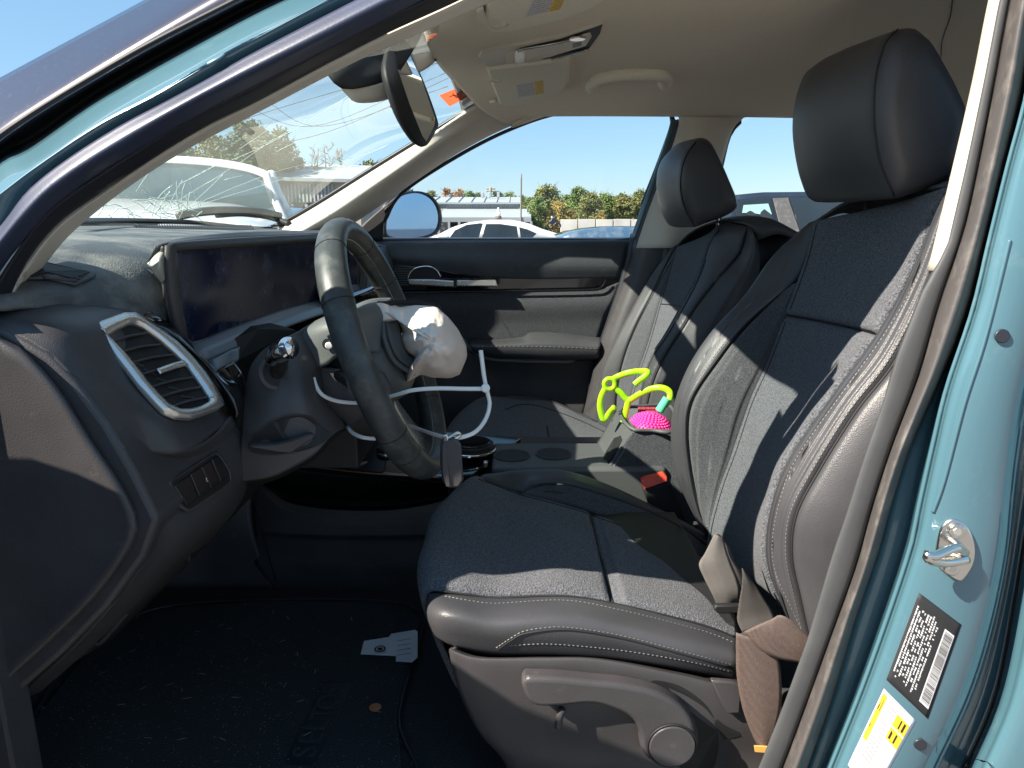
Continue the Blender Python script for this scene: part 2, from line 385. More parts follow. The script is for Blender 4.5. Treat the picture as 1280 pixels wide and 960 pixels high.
# near windshield pillar: bands running over the open doorway, each its own moulding
o_sil = [(-150, 175, .72), (-60, 130, .72), (0, 97, .72), (100, 43, .72), (180, 0, .72), (260, -45, .72), (380, -110, .72)]
o_mid = [(-150, 260, .672), (-60, 200, .672), (0, 152, .672), (90, 95, .672), (190, 35, .672), (270, -12, .672), (390, -80, .672)]
o_gap = [(-150, 285, .664), (-50, 210, .664), (27, 152, .664), (125, 92, .664), (200, 50, .664), (295, 2, .664), (400, -52, .664)]
sheet('roof_pillar', [o_sil, [(x + 6, y + 16, q - .03) for x, y, q in o_sil] , o_mid, o_gap] and [PL(o_sil), PL(o_mid), PL(o_gap)], M['roofp'], car, 40, 14, thick=0.006)
t0 = [(-150, 340, .672), (-60, 260, .672), (0, 202, .672), (37, 185, .672), (112, 132, .672), (162, 102, .672), (215, 72, .672), (320, 15, .672), (420, -30, .672)]
sheet('pillar_channel', [PL(o_gap), PL([(x, y - 12, .70) for x, y, q in t0]), PL(t0)], M['black'], car, 40, 10, thick=0.003)
t1 = [(-150, 360, 0.640), (-60, 290, 0.640), (0, 238, 0.640), (55, 198, 0.640), (125, 152, 0.640), (195, 115, 0.640), (250, 84, 0.640), (320, 45, 0.640), (420, -8, 0.640)]
t1b = [(-150, 372, 0.638), (-60, 300, 0.638), (0, 247, 0.638), (55, 205, 0.638), (125, 158, 0.638), (195, 121, 0.638), (250, 89, 0.638), (320, 50, 0.638), (420, -3, 0.638)]
t2 = [(-150, 430, .648), (-60, 345, .648), (0, 287, .648), (37, 240, .648), (87, 200, .648), (150, 160, .648), (212, 127, .648), (262, 100, .648), (320, 67, .648), (450, 0, .648), (560, -55, .648)]
sheet('door_frame_flange', [PL(t0), PL(t1), PL(t1b), PL(t2)], M['teal'], car, 60, 16, thick=0.002)
s1 = [(-120, 520, .655), (-60, 430, .655), (0, 340, .655), (25, 307, .655), (62, 265, .655), (92, 240, .655), (137, 210, .655), (200, 172, .655), (262, 137, .655), (320, 107, .655), (400, 67, .655), (462, 35, .655), (530, 0, .655), (600, -40, .655)]
sm_ = [(x - 14, y - 14, .630) for x, y, q in s1]
sheet('weatherstrip', [PL([(x - 2, y - 2, .638) for x, y, q in t2]), PL(sm_), PL(s1)], M['sealnavy'], car, 60, 14, thick=0.003)
s2 = [(-60, 520, .675), (-22, 440, .675), (2, 395, .675), (15, 365, .675), (37, 322, .675), (75, 277, .675), (132, 237, .675), (200, 192, .675), (262, 155, .675), (320, 127, .675), (400, 84, .675), (483, 42, .675), (575, 0, .675), (640, -35, .675)]
s15 = [((a[0] + b[0]) / 2, (a[1] + b[1]) / 2, .645) for a, b in zip(s1, s2)]
sheet('weatherstrip_lip', [PL([(x, y, .672) for x, y, q in s1]), PL([(x - 8, y - 6, .655) for x, y, q in s15]), PL(s2)], M['rubberd'], car, 60, 12, thick=0.002)
b1 = [(-60, 530, .74), (-15, 440, .74), (5, 400, .74), (12, 376, .74), (45, 345, .74), (75, 307, .74), (100, 282, .74), (152, 240, .74), (225, 192, .74), (320, 142, .74), (400, 100, .74), (462, 69, .74), (525, 42, .74), (620, 0, .74), (700, -35, .74)]
bm_ = [((a[0] + b[0]) / 2 - 2, (a[1] + b[1]) / 2 - 3, .685) for a, b in zip(s2, b1)] + [(670, -36, .69)]
sheet('pillar_trim', [PL([(x, y, .68) for x, y, q in s2]), PL(bm_[:14]), PL(b1)], M['beige'], car, 60, 12, thick=0.004)
# door sill seal at lower left
q1 = [(-70, 420, .655), (-45, 520, .655), (-25, 640, .655), (-20, 760, .655), (-14, 860, .655), (-8, 1000, .655)]
q2 = [(-30, 420, .67), (-8, 520, .67), (2, 640, .67), (8, 760, .67), (20, 860, .67), (40, 1000, .67)]
sheet('weatherstrip', [PL(q1), PL([((a[0] + b[0]) / 2, (a[1] + b[1]) / 2, .64) for a, b in zip(q1, q2)]), PL(q2)], M['rubber'], car, 30, 12, thick=0.003)
q0 = [(x - 130, y, .63) for x, y, q in q1]
sheet('door_frame_flange', [PL(q0), PL(q1)], M['teal'], car, 20, 6, thick=0.004)

# near centre pillar
L0 = [(1262, -90), (1240, 0), (1220, 100), (1197, 200), (1168, 320), (1163, 337), (1121, 445), (1101, 512), (1077, 580), (1059, 640), (1041, 691), (1010, 797), (978, 885), (948, 960), (905, 1060)]
L2 = [(1282, -90), (1262, 0), (1240, 118), (1213, 253), (1199, 305), (1172, 385), (1148, 470), (1116, 555), (1090, 635), (1070, 708), (1038, 797), (1006, 885), (978, 960), (938, 1060)]
L3 = [(1312, -90), (1298, 0), (1280, 117), (1260, 200), (1234, 305), (1215, 381), (1179, 470), (1137, 562), (1112, 640), (1098, 691), (1070, 772), (1042, 868), (1010, 960), (975, 1060)]
L4 = [(1325, -90), (1306, 0), (1286, 117), (1264, 200), (1238, 305), (1218, 388), (1186, 484), (1169, 555), (1150, 640), (1141, 684), (1112, 772), (1077, 868), (1040, 960), (1000, 1060)]
L5 = [(1420, -90), (1400, 0), (1375, 117), (1350, 240), (1318, 360), (1284, 490), (1272, 560), (1265, 620), (1258, 691), (1240, 779), (1212, 868), (1169, 960), (1120, 1060)]
L6 = [(1440, -90), (1420, 0), (1392, 117), (1370, 240), (1345, 360), (1320, 480), (1300, 580), (1281, 660), (1268, 740), (1243, 868), (1205, 960), (1160, 1060)]
A = lambda L, y, dx=0: [P(p[0] + dx, p[1], y) for p in L]
cut = 6
L0a = L0[:6]; 
Lt = L0[:5] + [(1162, 339)]  # beige cut short at its sunlight's edge; that edge is shaped, not cast
sheet('pillar_trim', [A([(x + 26, y) for x, y in Lt], .668), A([(x + 8, y) for x, y in Lt], .69), A(Lt, .72), A([(x + 6, y) for x, y in Lt], .80)], M['beige'], car, 30, 12, thick=0.003)
sheet('lower_pillar_trim', [A([(x + 20, y) for x, y in L0[4:]], .68), A([(x + 6, y) for x, y in L0[4:]], .70), A([(x + 3, y) for x, y in L0[4:]], .80)], M['plastic'], car, 40, 8, thick=0.003)
Lp = [(1271, -90), (1249, 0), (1231, 100), (1210, 200), (1182, 320), (1176, 337), (1121, 445)] 
Llip = [(1271, -90), (1249, 0), (1230, 100), (1209, 200), (1181, 320), (1160, 345), (1121, 445)] + L0[7:]
def lerp2(a, b, n=40): 
    A_ = resamp([V((x, y, 0)) for x, y in a], n, lin=True); B_ = resamp([V((x, y, 0)) for x, y in b], n); return A_, B_
ya, yb = lerp2(Llip, L2)
sheet('weatherstrip_lip', [[P(p.x, p.y, .668) for p in ya], [P(*(p.lerp(q, .08)).xy, .660) for p, q in zip(ya, yb)], [P(*(p.lerp(q, .8)).xy, .658) for p, q in zip(ya, yb)], [P(q.x, q.y, .664) for q in yb]], M['liprubber'], car, 60, 12, linu=True, thick=0.002)
mid = lambda a, b, f: [(p.x, p.y) for p in [u.lerp(v, f) for u, v in zip(resamp([V((x, y, 0)) for x, y in a], 24), resamp([V((x, y, 0)) for x, y in b], 24))]]
sheet('weatherstrip', [A(L2, .668), A(mid(L2, L3, .12), .648), A(mid(L2, L3, .5), .625), A(mid(L2, L3, .88), .64), A(L3, .665)], M['rubber'], car, 60, 20, thick=0.002)
rec = sheet('pillar_recess', [A(L3, .668), A(mid(L3, L4, .75), .655), A(L4, .625)], M['teal'], car, 50, 10, thick=0.003)
pil = sheet('center_pillar', [A(L4, .625), A(mid(L4, L5, .1), .607), A(mid(L4, L5, .5), .598), A(mid(L4, L5, .85), .60), A(L5, .615)], M['teal'], car, 60, 24, thick=0.004)
sheet('pillar_recess', [A(L5, .615), A(mid(L5, L6, .4), .655), A(L6, .66)], M['teal'], car, 50, 10, thick=0.003)
rdr = thing('rear_driver_door', 'teal rear door edge with screw plug behind the near door pillar', 'car door', P(1300, 900, .6))
R6 = [(1440, -90), (1422, 0), (1396, 117), (1374, 240), (1349, 360), (1324, 480), (1304, 580), (1285, 660), (1272, 740), (1247, 868), (1209, 960), (1164, 1060)]
rdp = sheet('door_edge', [A(R6, .648), A(R6, .62, 14), A(R6, .60, 60), A(R6, .597, 300), A(R6, .60, 900)], M['teal'], rdr, 40, 24, thick=0.004)
e = [hit(1222 + 20 * math.cos(a), 962 + 13 * math.sin(a), [rdp], 0.002) for a in [k * math.pi / 10 for k in range(20)]]
plate('screw_plug', e, (0, -.006, 0), M['zinc'], rdr, bev=.002)
e = [hit(1278 + 9 * math.cos(a), 712 + 52 * math.sin(a) , [rdp], 0.001) for a in [k * math.pi / 10 for k in range(20)]]
plate('door_latch', [hit(x, y, [rdp], .001) for x, y in ((1292, 655), (1320, 660), (1312, 770), (1285, 745), (1284, 700))], (0, -.008, 0), M['zinc'], rdr, bev=.002)

tube('seam_sealer', hits([(1262, 300), (1232, 420), (1205, 505), (1180, 600), (1166, 640)], [pil], .0008, .6), .0016, M['teal'], pil, 6)
for x, y in ((1150, 930), (1252, 420)):
    disc('trim_plug', hit(x, y, [pil], .001, .6), (-.2, -1, .1), .006, .002, M['rubberd'], pil, 20, .0008)
# striker
n = (CAM - hit(1190, 685, [pil])).normalized()
pf = plane3(hit(1165, 660, [pil]), hit(1215, 660, [pil]), hit(1190, 715, [pil])); pn = pf.n
spl = [pf(x, y) for x, y in ((1176, 656), (1188, 647), (1200, 650), (1211, 662), (1217, 682), (1215, 703), (1203, 722), (1194, 724), (1176, 712), (1168, 700), (1170, 676))]
st = plate('striker_plate', spl, pn * .004, M['zinc'], car, smooth=True, bev=.0015)
loop = [pf(1204, 688) + pn * .004, pf(1184, 674) + pn * .02, pf(1152, 676) + pn * .034, pf(1143, 673) + pn * .036, pf(1147, 681) + pn * .034, pf(1172, 692) + pn * .02, pf(1206, 697) + pn * .004]
tube('striker_loop', loop, .0042, M['zinc'], st, 10)
for x, y in ((1193, 661), (1187, 707)):
    disc('bolt', pf(x, y) + pn * .004, pn, .007, .003, M['zinc'], st, 24, .001); disc('bolt', pf(x, y) + pn * .007, pn, .0035, .0012, M['silver'], st, 6)
# certification label and tyre label: flat prints on the pillar
def label_on(name, corners, m, lab, prints):
    f = plane3(*[hit(x, y, [pil]) for x, y in corners[:3]])
    # follow the pillar surface with a fine grid
    a, b, c_, d_ = [V((x, y, 0)) for x, y in corners]
    G = [[hit(*(a.lerp(b, i / 11).lerp(d_.lerp(c_, i / 11), j / 15)).xy, [pil], .0006) for i in range(12)] for j in range(16)]
    o = gobj(name, G, m, car, thick=.0003); o['label'] = lab
    rnd = random.Random(3)
    def cell(u0, v0, u1, v1, mm, nm, off=.0011):
        G = [[hit(*(a.lerp(b, u0 + (u1 - u0) * i / 3).lerp(d_.lerp(c_, u0 + (u1 - u0) * i / 3), v0 + (v1 - v0) * j / 3)).xy, [pil], off) for i in range(4)] for j in range(4)]
        return G
    for nm, mm, cells in prints:
        vs = []; fs = []
        for q in cells:
            G = cell(*q, mm, nm, .0011 if nm != 'print_block' else .0009); k = len(vs)
            for r_ in G: vs += r_
            for j in range(3):
                for i in range(3): fs.append([k + j * 4 + i, k + j * 4 + i + 1, k + j * 4 + i + 5, k + j * 4 + i + 4])
        p = mk(nm, vs, fs, mm, o)
        if len(cells) > 4: stuff(p)
    return o
rnd = random.Random(11)
glyph = []
# label axes: u runs down its long lower-left edge, v across; text rows run along the long side
for row in range(9):
    v = .06 + row * .062; u = .10 + rnd.random() * .05
    end = .93 - rnd.random() * .12
    while u < end:
        wd = rnd.uniform(.012, .02)
        if rnd.random() > .22 or row == 0:
            glyph.append((v, u, v + .042 * rnd.uniform(.6, 1), u + wd * .8))
            if rnd.random() > .5: glyph.append((v + .004, u + wd, v + .016, u + wd * 1.5))
        u += wd * 1.45
bars = []; u = .16
while u < .9:
    wd = rnd.choice([.004, .007, .011]); bars.append((.745, u, .925, u + wd)); u += wd + rnd.choice([.004, .008])
label_on('certification_label', [(1149, 741), (1202, 781), (1160, 899), (1108, 850)], M['ink'], 'black certification label with white rows of print and a barcode',
         [('print', M['paper'], glyph), ('barcode_ground', M['paper'], [(.72, .14, .94, .92)]), ('barcode', M['ink'], bars)])
for b_ in [o for o in bpy.data.objects if o.name.startswith('barcode') and 'ground' not in o.name]:
    for v_ in b_.data.vertices: v_.co += (CAM - v_.co).normalized() * .0004
t2r = []
for row in range(10):
    v = .1 + row * .075; u = .22
    while u < .7:
        if rnd.random() > .2: t2r.append((u, v + .2, u + .02, v + .215))
        u += .035
tl = label_on('tire_label', [(1105, 861), (1145, 901), (1090, 1000), (1060, 956)], M['paper'], 'white tyre pressure label with yellow blocks below the black label',
     [('yellow_band', M['yellow'], [(.03, .04, .16, .62)]), ('yellow_block', M['yellow'], [(.55, .1, .93, .24), (.55, .26, .93, .40)]), ('heading_mark', M['ink'], [(.05, .06, .08, .60), (.11, .06, .13, .6), (.6, .12, .64, .22), (.7, .12, .74, .22), (.8, .12, .86, .22), (.6, .28, .66, .38), (.75, .28, .8, .38)]),
      ('print', M['inkred'], [(.2, .1 + k * .05, .5, .11 + k * .05) for k in range(14)] + [(.25 + k * .12, .5, .255 + k * .12, .95) for k in range(6)])])

# far side: windshield pillar trim, window rails, centre pillar
e1 = [(330, 290, 2.05), (356, 280, 2.03), (400, 255, 2.0), (470, 211, 1.96), (540, 168, 1.92), (600, 131, 1.88), (650, 105, 1.85)]
e2 = [(395, 310, 2.1), (420, 292, 2.1), (452, 273, 2.1), (500, 240, 2.1), (570, 193, 2.08), (638, 158, 2.03), (704, 138, 2.0)]
far_pil = sheet('pillar_trim', [PL(e1), PL([(a[0] * .6 + b[0] * .4, a[1] * .6 + b[1] * .4, 1.93) for a, b in zip(e1, e2)]), PL([(a[0] * .2 + b[0] * .8, a[1] * .2 + b[1] * .8, 2.0) for a, b in zip(e1, e2)]), PL(e2)], M['beige'], car, 40, 16, thick=0.01)
tube('windshield_seal', PL([(x - 2, y - 2, q + .01) for x, y, q in e1[:6]]), .006, M['rubberd'], car, 8)
tube('windshield_seal', PL([(95, 277, 1.1), (160, 276, 1.5), (240, 278, 1.85), (300, 284, 2.0), (345, 286, 2.03), (362, 280, 2.02)]), .006, M['rubberd'], car, 8)
# headliner (ceiling)
def zc(x, y): # crowned roof lining
    return 1.662 - .03 * ((y - 1.35) / .65) ** 4 - .03 * max(0, (x - .4)) ** 2
hdr = PL([(560, 12, .74), (530, 22, .95), (532, 48, 1.2), (547, 80, 1.4), (573, 108, 1.65), (604, 139, 1.88), (640, 159, 1.98)])
rowsH = [hdr]
ys = [.72, .92, 1.15, 1.38, 1.62, 1.84, 1.97]
for x, k in ((-.04, .3), (.08, 0), (.4, 0), (.8, 0), (1.3, 0), (1.9, 0)):
    r_ = []
    for j, y in enumerate(ys):
        z = zc(x, y)
        if x < 0: y2 = y * .7 + hdr[j].y * .3; z = hdr[j].z * .35 + .65 * z; x2 = (x + hdr[j].x) / 2 + .04; r_.append(V((x2, y2, z)))
        else: r_.append(V((x, y, z)))
    rowsH.append(r_)
liner = sheet('headliner', rowsH, M['liner'], car, 40, 60, out=(0, 0, -1), thick=0.008)
tube('liner_wire', hits([(1191, -6), (1188, 20), (1178, 50), (1176, 72)], [liner], .0003), .0006, M['seam'], car, 6)
# roof skin
rs = []
for x, dz in ((-.13, -.035), (-.06, -.005), (.1, .02), (.8, .03), (1.9, -.02)):
    rs.append([V((x, y, 1.70 + dz - .06 * abs((y - 1.38) / .8) ** 4)) for y in (.66, .8, 1.1, 1.4, 1.7, 2.0, 2.14)])
sheet('roof', rs, M['roofp'], car, 30, 30, out=(0, 0, 1), thick=.004)
# rail between ceiling and far windows
rl = [(640, 158, 1.98), (704, 138, 2.0), (770, 137, 2.0), (845, 137, 2.0), (930, 140, 2.0), (1010, 139, 2.0), (1150, 136, 2.0), (1500, 130, 2.0)]
rt = [P(x, y - 22, 1.93) for x, y, q in rl]
sheet('window_rail', [rt, PL([(x, y - 9, 1.965) for x, y, q in rl]), PL(rl), PL([(x, y + 2, 2.05) for x, y, q in rl])], M['liner'], car, 50, 12, thick=.006)
# far centre pillar
bp0 = [(836, 134, 2.03), (848, 146, 2.03), (846, 165, 2.03), (830, 212, 2.03), (811, 262, 2.03), (800, 294, 2.03), (795, 310, 2.03)]
bp1 = [(935, 140, 2.0), (914, 160, 2.0), (902, 195, 2.0), (890, 240, 2.0), (885, 270, 2.0), (880, 298, 2.0), (878, 310, 2.0)]
bpm = [((a[0] + b[0]) / 2, (a[1] + b[1]) / 2, 1.97) for a, b in zip(bp0, bp1)]
sheet('pillar_trim', [PL(bp0), PL(bpm), PL([(x, y, 2.02) for x, y, q in bp1]), PL([(x + 3, y, 2.1) for x, y, q in bp1])], M['beige'], car, 30, 14, thick=.01)
lp0 = [(795, 300, 2.035), (785, 340, 2.035), (770, 380, 2.035), (752, 430, 2.035), (735, 500, 2.035), (720, 560, 2.035)]
sheet('lower_pillar_trim', [PL([(x - 2, y, 2.05) for x, y, q in lp0]), PL([(x + 16, y, 2.01) for x, y, q in lp0]), PL([(x + 50, y, 2.0) for x, y, q in lp0]), PL([(x + 130, y, 2.0) for x, y, q in lp0])], M['plastic'], car, 20, 12, thick=.01)
dsl = [(843, 150), (834, 182), (814, 238), (794, 293), (782, 345), (764, 400), (748, 450), (735, 520)]
tube('door_flange', PL([(x, y, 2.07) for x, y in dsl[:4]] + [(792, 300, 2.07)]), .010, M['teal'], car, 8)
tube('door_seal', PL([(x + 6, y, 2.05) for x, y in dsl]), .008, M['liprubber'], car, 8)
tube('door_seal', PL([(x, y, 2.08) for x, y in dsl[3:]]), .014, M['rubberd'], car, 8)
# firewall, floor pan, rear bulkhead close the shell
box('kick_panel', (-.80, .625, .95), (.60, .04, .72), M['plastic'], car); box('firewall', (-1.05, 1.37, 1.0), (.04, 1.5, .75), M['black'], car)
box('outer_sill', (0.3, .70, .52), (2.4, .12, .24), M['teal'], car)
box('tailgate', (2.2, 1.37, .9), (.05, 1.5, .6), M['beige'], car); sheet('rear_glass', [[V((2.2, .75, 1.2)), V((2.2, 2.0, 1.2))], [V((2.0, .8, 1.62)), V((2.0, 1.95, 1.62))]], M['glass'], car, 4, 4, out=(1, 0, 0))
box('quarter_panel', (1.75, 2.05, 1.35), (.9, .05, .62), M['beige'], car)
hood = []
for x, z in ((-1.02, 1.27), (-1.3, 1.28), (-1.7, 1.22), (-2.0, 1.1), (-2.1, .9)):
    hood.append([V((x, y, z - .10 * abs((y - 1.38) / .8) ** 3)) for y in (.6, .9, 1.38, 1.85, 2.15)])
sheet('hood', hood, M['teal'], car, 20, 20, out=(0, 0, 1), thick=.005)
box('front_fender', (-1.45, .64, .85), (1.2, .06, .66), M['teal'], car, bev=.02)
box('front_fender', (-1.45, 2.12, .85), (1.2, .06, .66), M['teal'], car, bev=.02)
# windshield: base along the dash, up to the header
ws_base = [V((-.62, .66, 1.33)), V((-.80, .85, 1.35)), V((-.93, 1.2, 1.365)), V((-.93, 1.6, 1.365)), V((-.80, 1.9, 1.36)), P(348, 286, 2.06)]
ws_top = [P(575, -6, .72), P(560, 10, .85), P(548, 40, 1.15), P(554, 70, 1.42), P(590, 98, 1.68), P(606, 130, 1.89)]
shield = sheet('windshield', [ws_base, [a.lerp(b, .5) + V((-.03, 0, .03)) for a, b in zip(ws_base, ws_top)], ws_top], M['shield'], car, 24, 18, out=(1, 0, -.3))
# cracks in the windshield, each a fine line of glass fracture
def crack(seed, px, py, ang, ln, r=.0006, m='crack', jit=.25):
    rr = random.Random(seed); pts = []; x, y = px, py; a = ang
    for k in range(max(3, int(ln / 9))):
        q = hit(x, y, [shield], .002, 1.5); pts.append(q); a += rr.uniform(-jit, jit); x += 9 * math.cos(a); y += 9 * math.sin(a)
    return pts
cv = []; cf = []
def addtube(pts, r):
    o = tube('tmp', pts, r, M['crack'], None, 4, sm=False); k = len(cv)
    cv.extend([v.co.copy() for v in o.data.vertices]); cf.extend([[i + k for i in p.vertices] for p in o.data.polygons]); bpy.data.objects.remove(o)
for k, (x, y, a, l) in enumerate([(210, 270, -.45, 260), (205, 262, -.55, 220), (215, 268, -.38, 300), (250, 262, -1.9, 50), (210, 268, -2.3, 60), (208, 266, -1.2, 60), (240, 255, -.8, 70),
                                  (290, 200, -.35, 120), (330, 180, -.42, 110), (370, 160, -.5, 90), (300, 186, -.6, 60), (150, 262, -.3, 90), (170, 240, -1.0, 60), (345, 190, -.45, 60), (280, 225, -.2, 40), (225, 230, -.5, 80)]):
    addtube(crack(k, x, y, a, l, jit=.06), .00045)
rr = random.Random(5)
for k in range(26):
    addtube(crack(100 + k, 212 + rr.gauss(0, 18), 262 + rr.gauss(0, 5), rr.uniform(-3.1, 0), rr.uniform(18, 50), jit=.35), .0006)
for k in range(24):
    addtube(crack(200 + k, rr.uniform(115, 240), rr.uniform(247, 273), rr.uniform(-.5, .5), rr.uniform(12, 40), jit=.6), .0009)
stuff(mk('glass_crack', cv, cf, M['frost'], shield))
stk = [(549, 119), (571, 110), (590, 118), (562, 133)]
g = [hit(x, y, [shield], .0015, 1.7) for x, y in stk]
sk_ = mk('inspection_sticker', g, [[0, 1, 2, 3]], M['orange'], shield, False); solid(sk_, .0004); sk_['label'] = 'orange sticker stuck on the top far corner of the windshield'
f3 = plane3(g[0], g[1], g[3])
# strokes scrawled on the sticker
tube('ink_stroke', [f3(562, 121, .003), f3(568, 119, .003), f3(574, 121, .003), f3(581, 117, .003)], .0012, M['inkred'], shield)
tube('ink_stroke', [f3(566, 117, .003), f3(571, 122, .003), f3(576, 115, .003)], .0012, M['inkred'], shield)

# wiper outside the windshield
wip = thing('wiper', 'black windshield wiper arm and blade resting along the base of the cracked windshield', 'wiper', P(360, 276, 2.05))
def out_ws(x, y, o=-.03): return hit(x, y, [shield], o, 2.0)
tube('blade', [out_ws(x, y) for x, y in ((221, 270), (250, 265), (285, 263), (325, 265), (350, 270))], .011, M['rubberd'], wip, 8)
tube('arm', [out_ws(x, y, -.05) for x, y in ((362, 280), (335, 271), (300, 267), (270, 269))], .008, M['black'], wip, 8)

# ---------------------------------------------------------------- floor
fz = .66
carpet = sheet('floor_carpet', [[V((-1.05, y, 1.0)) for y in (.66, 1.0, 1.3, 2.1)], [V((-.85, y, .72)) for y in (.66, 1.0, 1.3, 2.1)], [V((-.6, y, fz)) for y in (.66, 1.0, 1.3, 2.1)], [V((0, y, fz)) for y in (.66, 1.0, 1.3, 2.1)], [V((.5, y, fz)) for y in (.66, 1.0, 1.3, 2.1)], [V((2.2, y, fz)) for y in (.66, 1.0, 1.3, 2.1)]], M['carpet'], None, 12, 40, out=(0, 0, 1), thick=.01)
struct(carpet)
mt_ = thing('floor_mat', 'black dusty floor mat with embossed lettering in the driver footwell', 'floor mat', (-.2, 1.0, fz))
def Z(px, py, z): 
    d = ray(px, py); return CAM + d * ((z - CAM.z) / d.z)
outl = [Z(x, y, fz + .012) for x, y in ((505, 1050), (498, 900), (517, 825), (527, 770), (480, 752), (330, 750), (200, 760), (120, 800), (40, 900), (10, 1050))]
matp = plate('mat_carpet', outl, (0, 0, -.01), M['carpet'], mt_, bev=.004)
tube('edge_binding', [p + V((0, 0, .001)) for p in outl], .003, M['rubberd'], mt_, 6, closed=True)
A0, A1 = Z(420, 858, fz + .013), Z(378, 950, fz + .013)
xd = (A1 - A0).normalized(); yd = V((xd.y, -xd.x, 0))
word = 'SELTOS'
for i, ch in enumerate(word[::-1]):
    p = A0.lerp(A1, (i + .5) / 6)
    text('letter', ch, p, -xd, V((xd.y, -xd.x, 0)) * 1, .045, M['emboss'], mt_, ext=.0018, off=.001)
plate('name_panel', [A0 + yd * .022 - xd * .008, A0 - yd * .022 - xd * .008, A1 - yd * .022 + xd * .008, A1 + yd * .022 + xd * .008], (0, 0, .0006), M['rubberd'], mt_)
# lint and straw bits scattered over the mat
vs = []; fs = []; rr = random.Random(21)
for k in range(760):
    if k < 430: px, py = rr.uniform(40, 520), 745 + 215 * rr.random() ** .8
    else: px, py = rr.gauss(160, 60) if k % 2 else rr.gauss(310, 70), rr.gauss(830, 45)
    if py < 740 or py > 1000 or px < 30: continue
    p = Z(px, py, fz + .0145); a = rr.uniform(0, 6.28); L_ = rr.choice([.0005, .0006, .0008, .001, .006 if rr.random() < .25 else .001]); wd = rr.uniform(.00025, .0006)
    d = V((math.cos(a), math.sin(a), 0)); e_ = V((-d.y, d.x, 0)); k0 = len(vs)
    vs += [p + d * L_ + e_ * wd, p + d * L_ - e_ * wd, p - d * L_ - e_ * wd, p - d * L_ + e_ * wd, p + V((0, 0, .0006))]
    fs += [[k0, k0 + 1, k0 + 4], [k0 + 1, k0 + 2, k0 + 4], [k0 + 2, k0 + 3, k0 + 4], [k0 + 3, k0, k0 + 4]]
lint = stuff(mk('lint', vs, fs, M['lint'], None, False)); tag(lint, 'pale lint and straw bits scattered over the black floor mat', 'litter')
crd = thing('paper_tag', 'white paper tag with a dark bullseye logo lying on the floor mat', 'tag', Z(487, 812, fz + .02))
cp = [Z(x, y, fz + .017 + (.012 if x > 510 else 0)) for x, y in ((455, 802), (486, 797), (489, 793), (519, 788), (522, 790), (522, 822), (515, 828), (495, 827), (495, 820), (451, 818))]
plate('card', cp, (0, 0, .0012), M['paper'], crd)
cq = Z(475, 811, fz + .0215)
xr = (Z(487, 809, fz) - Z(463, 813, fz)).normalized(); yr = V((-xr.y, xr.x, 0))
for r0, r1 in ((.0095, .0068), (.0042, 0)):
    vs = []; n = 32
    for k in range(n): a = 2 * math.pi * k / n; vs += [cq + (xr * math.cos(a) + yr * math.sin(a)) * r0, cq + (xr * math.cos(a) + yr * math.sin(a)) * r1]
    mk('logo_ring', vs, [[2 * k, 2 * ((k + 1) % n), 2 * ((k + 1) % n) + 1, 2 * k + 1] for k in range(n)], M['ink'], crd, False)
for k in range(4):
    p = Z(505, 800 + k * 6, fz + .031 if k < 2 else fz + .032); plate('print_line', [p - xr * .011, p + xr * .011, p + xr * .011 + yr * .0008, p - xr * .011 + yr * .0008], (0, 0, .0003), M['ink'], crd)
coin = disc('coin', Z(469, 885, fz + .0135), (0, 0, 1), .0092, .0015, M['copper'], None, 28, .0004); tag(coin, 'copper coin lying on the black floor mat near the driver seat', 'coin')
#==INTERIOR==
# ---------------------------------------------------------------- the driver door, swung open ahead of the doorway
dd = thing('driver_door', 'open teal driver door swung forward, out of the left of the picture', 'car door', (-.64, .60, .5))
da = R(64); dux = V((math.cos(math.pi - 0) * 0 + 1, 0, 0))
dx_ = V((math.cos(-da), math.sin(-da), 0)); dn_ = V((dx_.y, -dx_.x, 0))   # along the door, away from the hinge; outer skin side
def D(t, z, o=0): return V((-.64, .60, 0)) + dx_ * t + dn_ * o + V((0, 0, z))
lowp = [(0, .45), (.95, .45), (1.06, .8), (1.08, 1.28), (.6, 1.30), (.02, 1.27)]
plate('outer_panel', [D(t, z, .05) for t, z in lowp], dn_ * -.03, M['teal'], dd, bev=.01)
plate('inner_panel', [D(t * .97 + .01, z, .02) for t, z in lowp], dn_ * -.05, M['plastic'], dd, bev=.015)
fr_d = [D(t, z, .01) for t, z in ((.04, 1.27), (.25, 1.42), (.48, 1.56), (.66, 1.63), (.95, 1.64), (1.0, 1.6), (1.06, 1.28))]
fi_d = [D(t, z, .01) for t, z in ((.12, 1.29), (.28, 1.39), (.50, 1.525), (.67, 1.585), (.93, 1.595), (.955, 1.57), (1.0, 1.29))]
vs = fr_d + fi_d + [p + dn_ * .035 for p in fr_d + fi_d]; n7 = 7
mk('window_frame', vs, [[i, i + 1, n7 + i + 1, n7 + i] for i in range(6)] + [[14 + i, 14 + i + 1, 14 + n7 + i + 1, 14 + n7 + i] for i in range(6)] + [[i, i + 1, 15 + i, 14 + i] for i in range(6)] + [[7 + i, 8 + i, 22 + i, 21 + i] for i in range(6)], M['roofp'], dd, False)
mk('window_glass', [p + dn_ * .015 for p in fi_d], [list(range(7))], M['glass'], dd, False)
loftc('door_mirror', [[D(.16 + .11 * math.cos(a) , 1.34 + .075 * math.sin(a), o) for a in [k * math.pi / 12 for k in range(24)]] for o in (.07, .10, .2, .25)], M['rubberd'], dd)

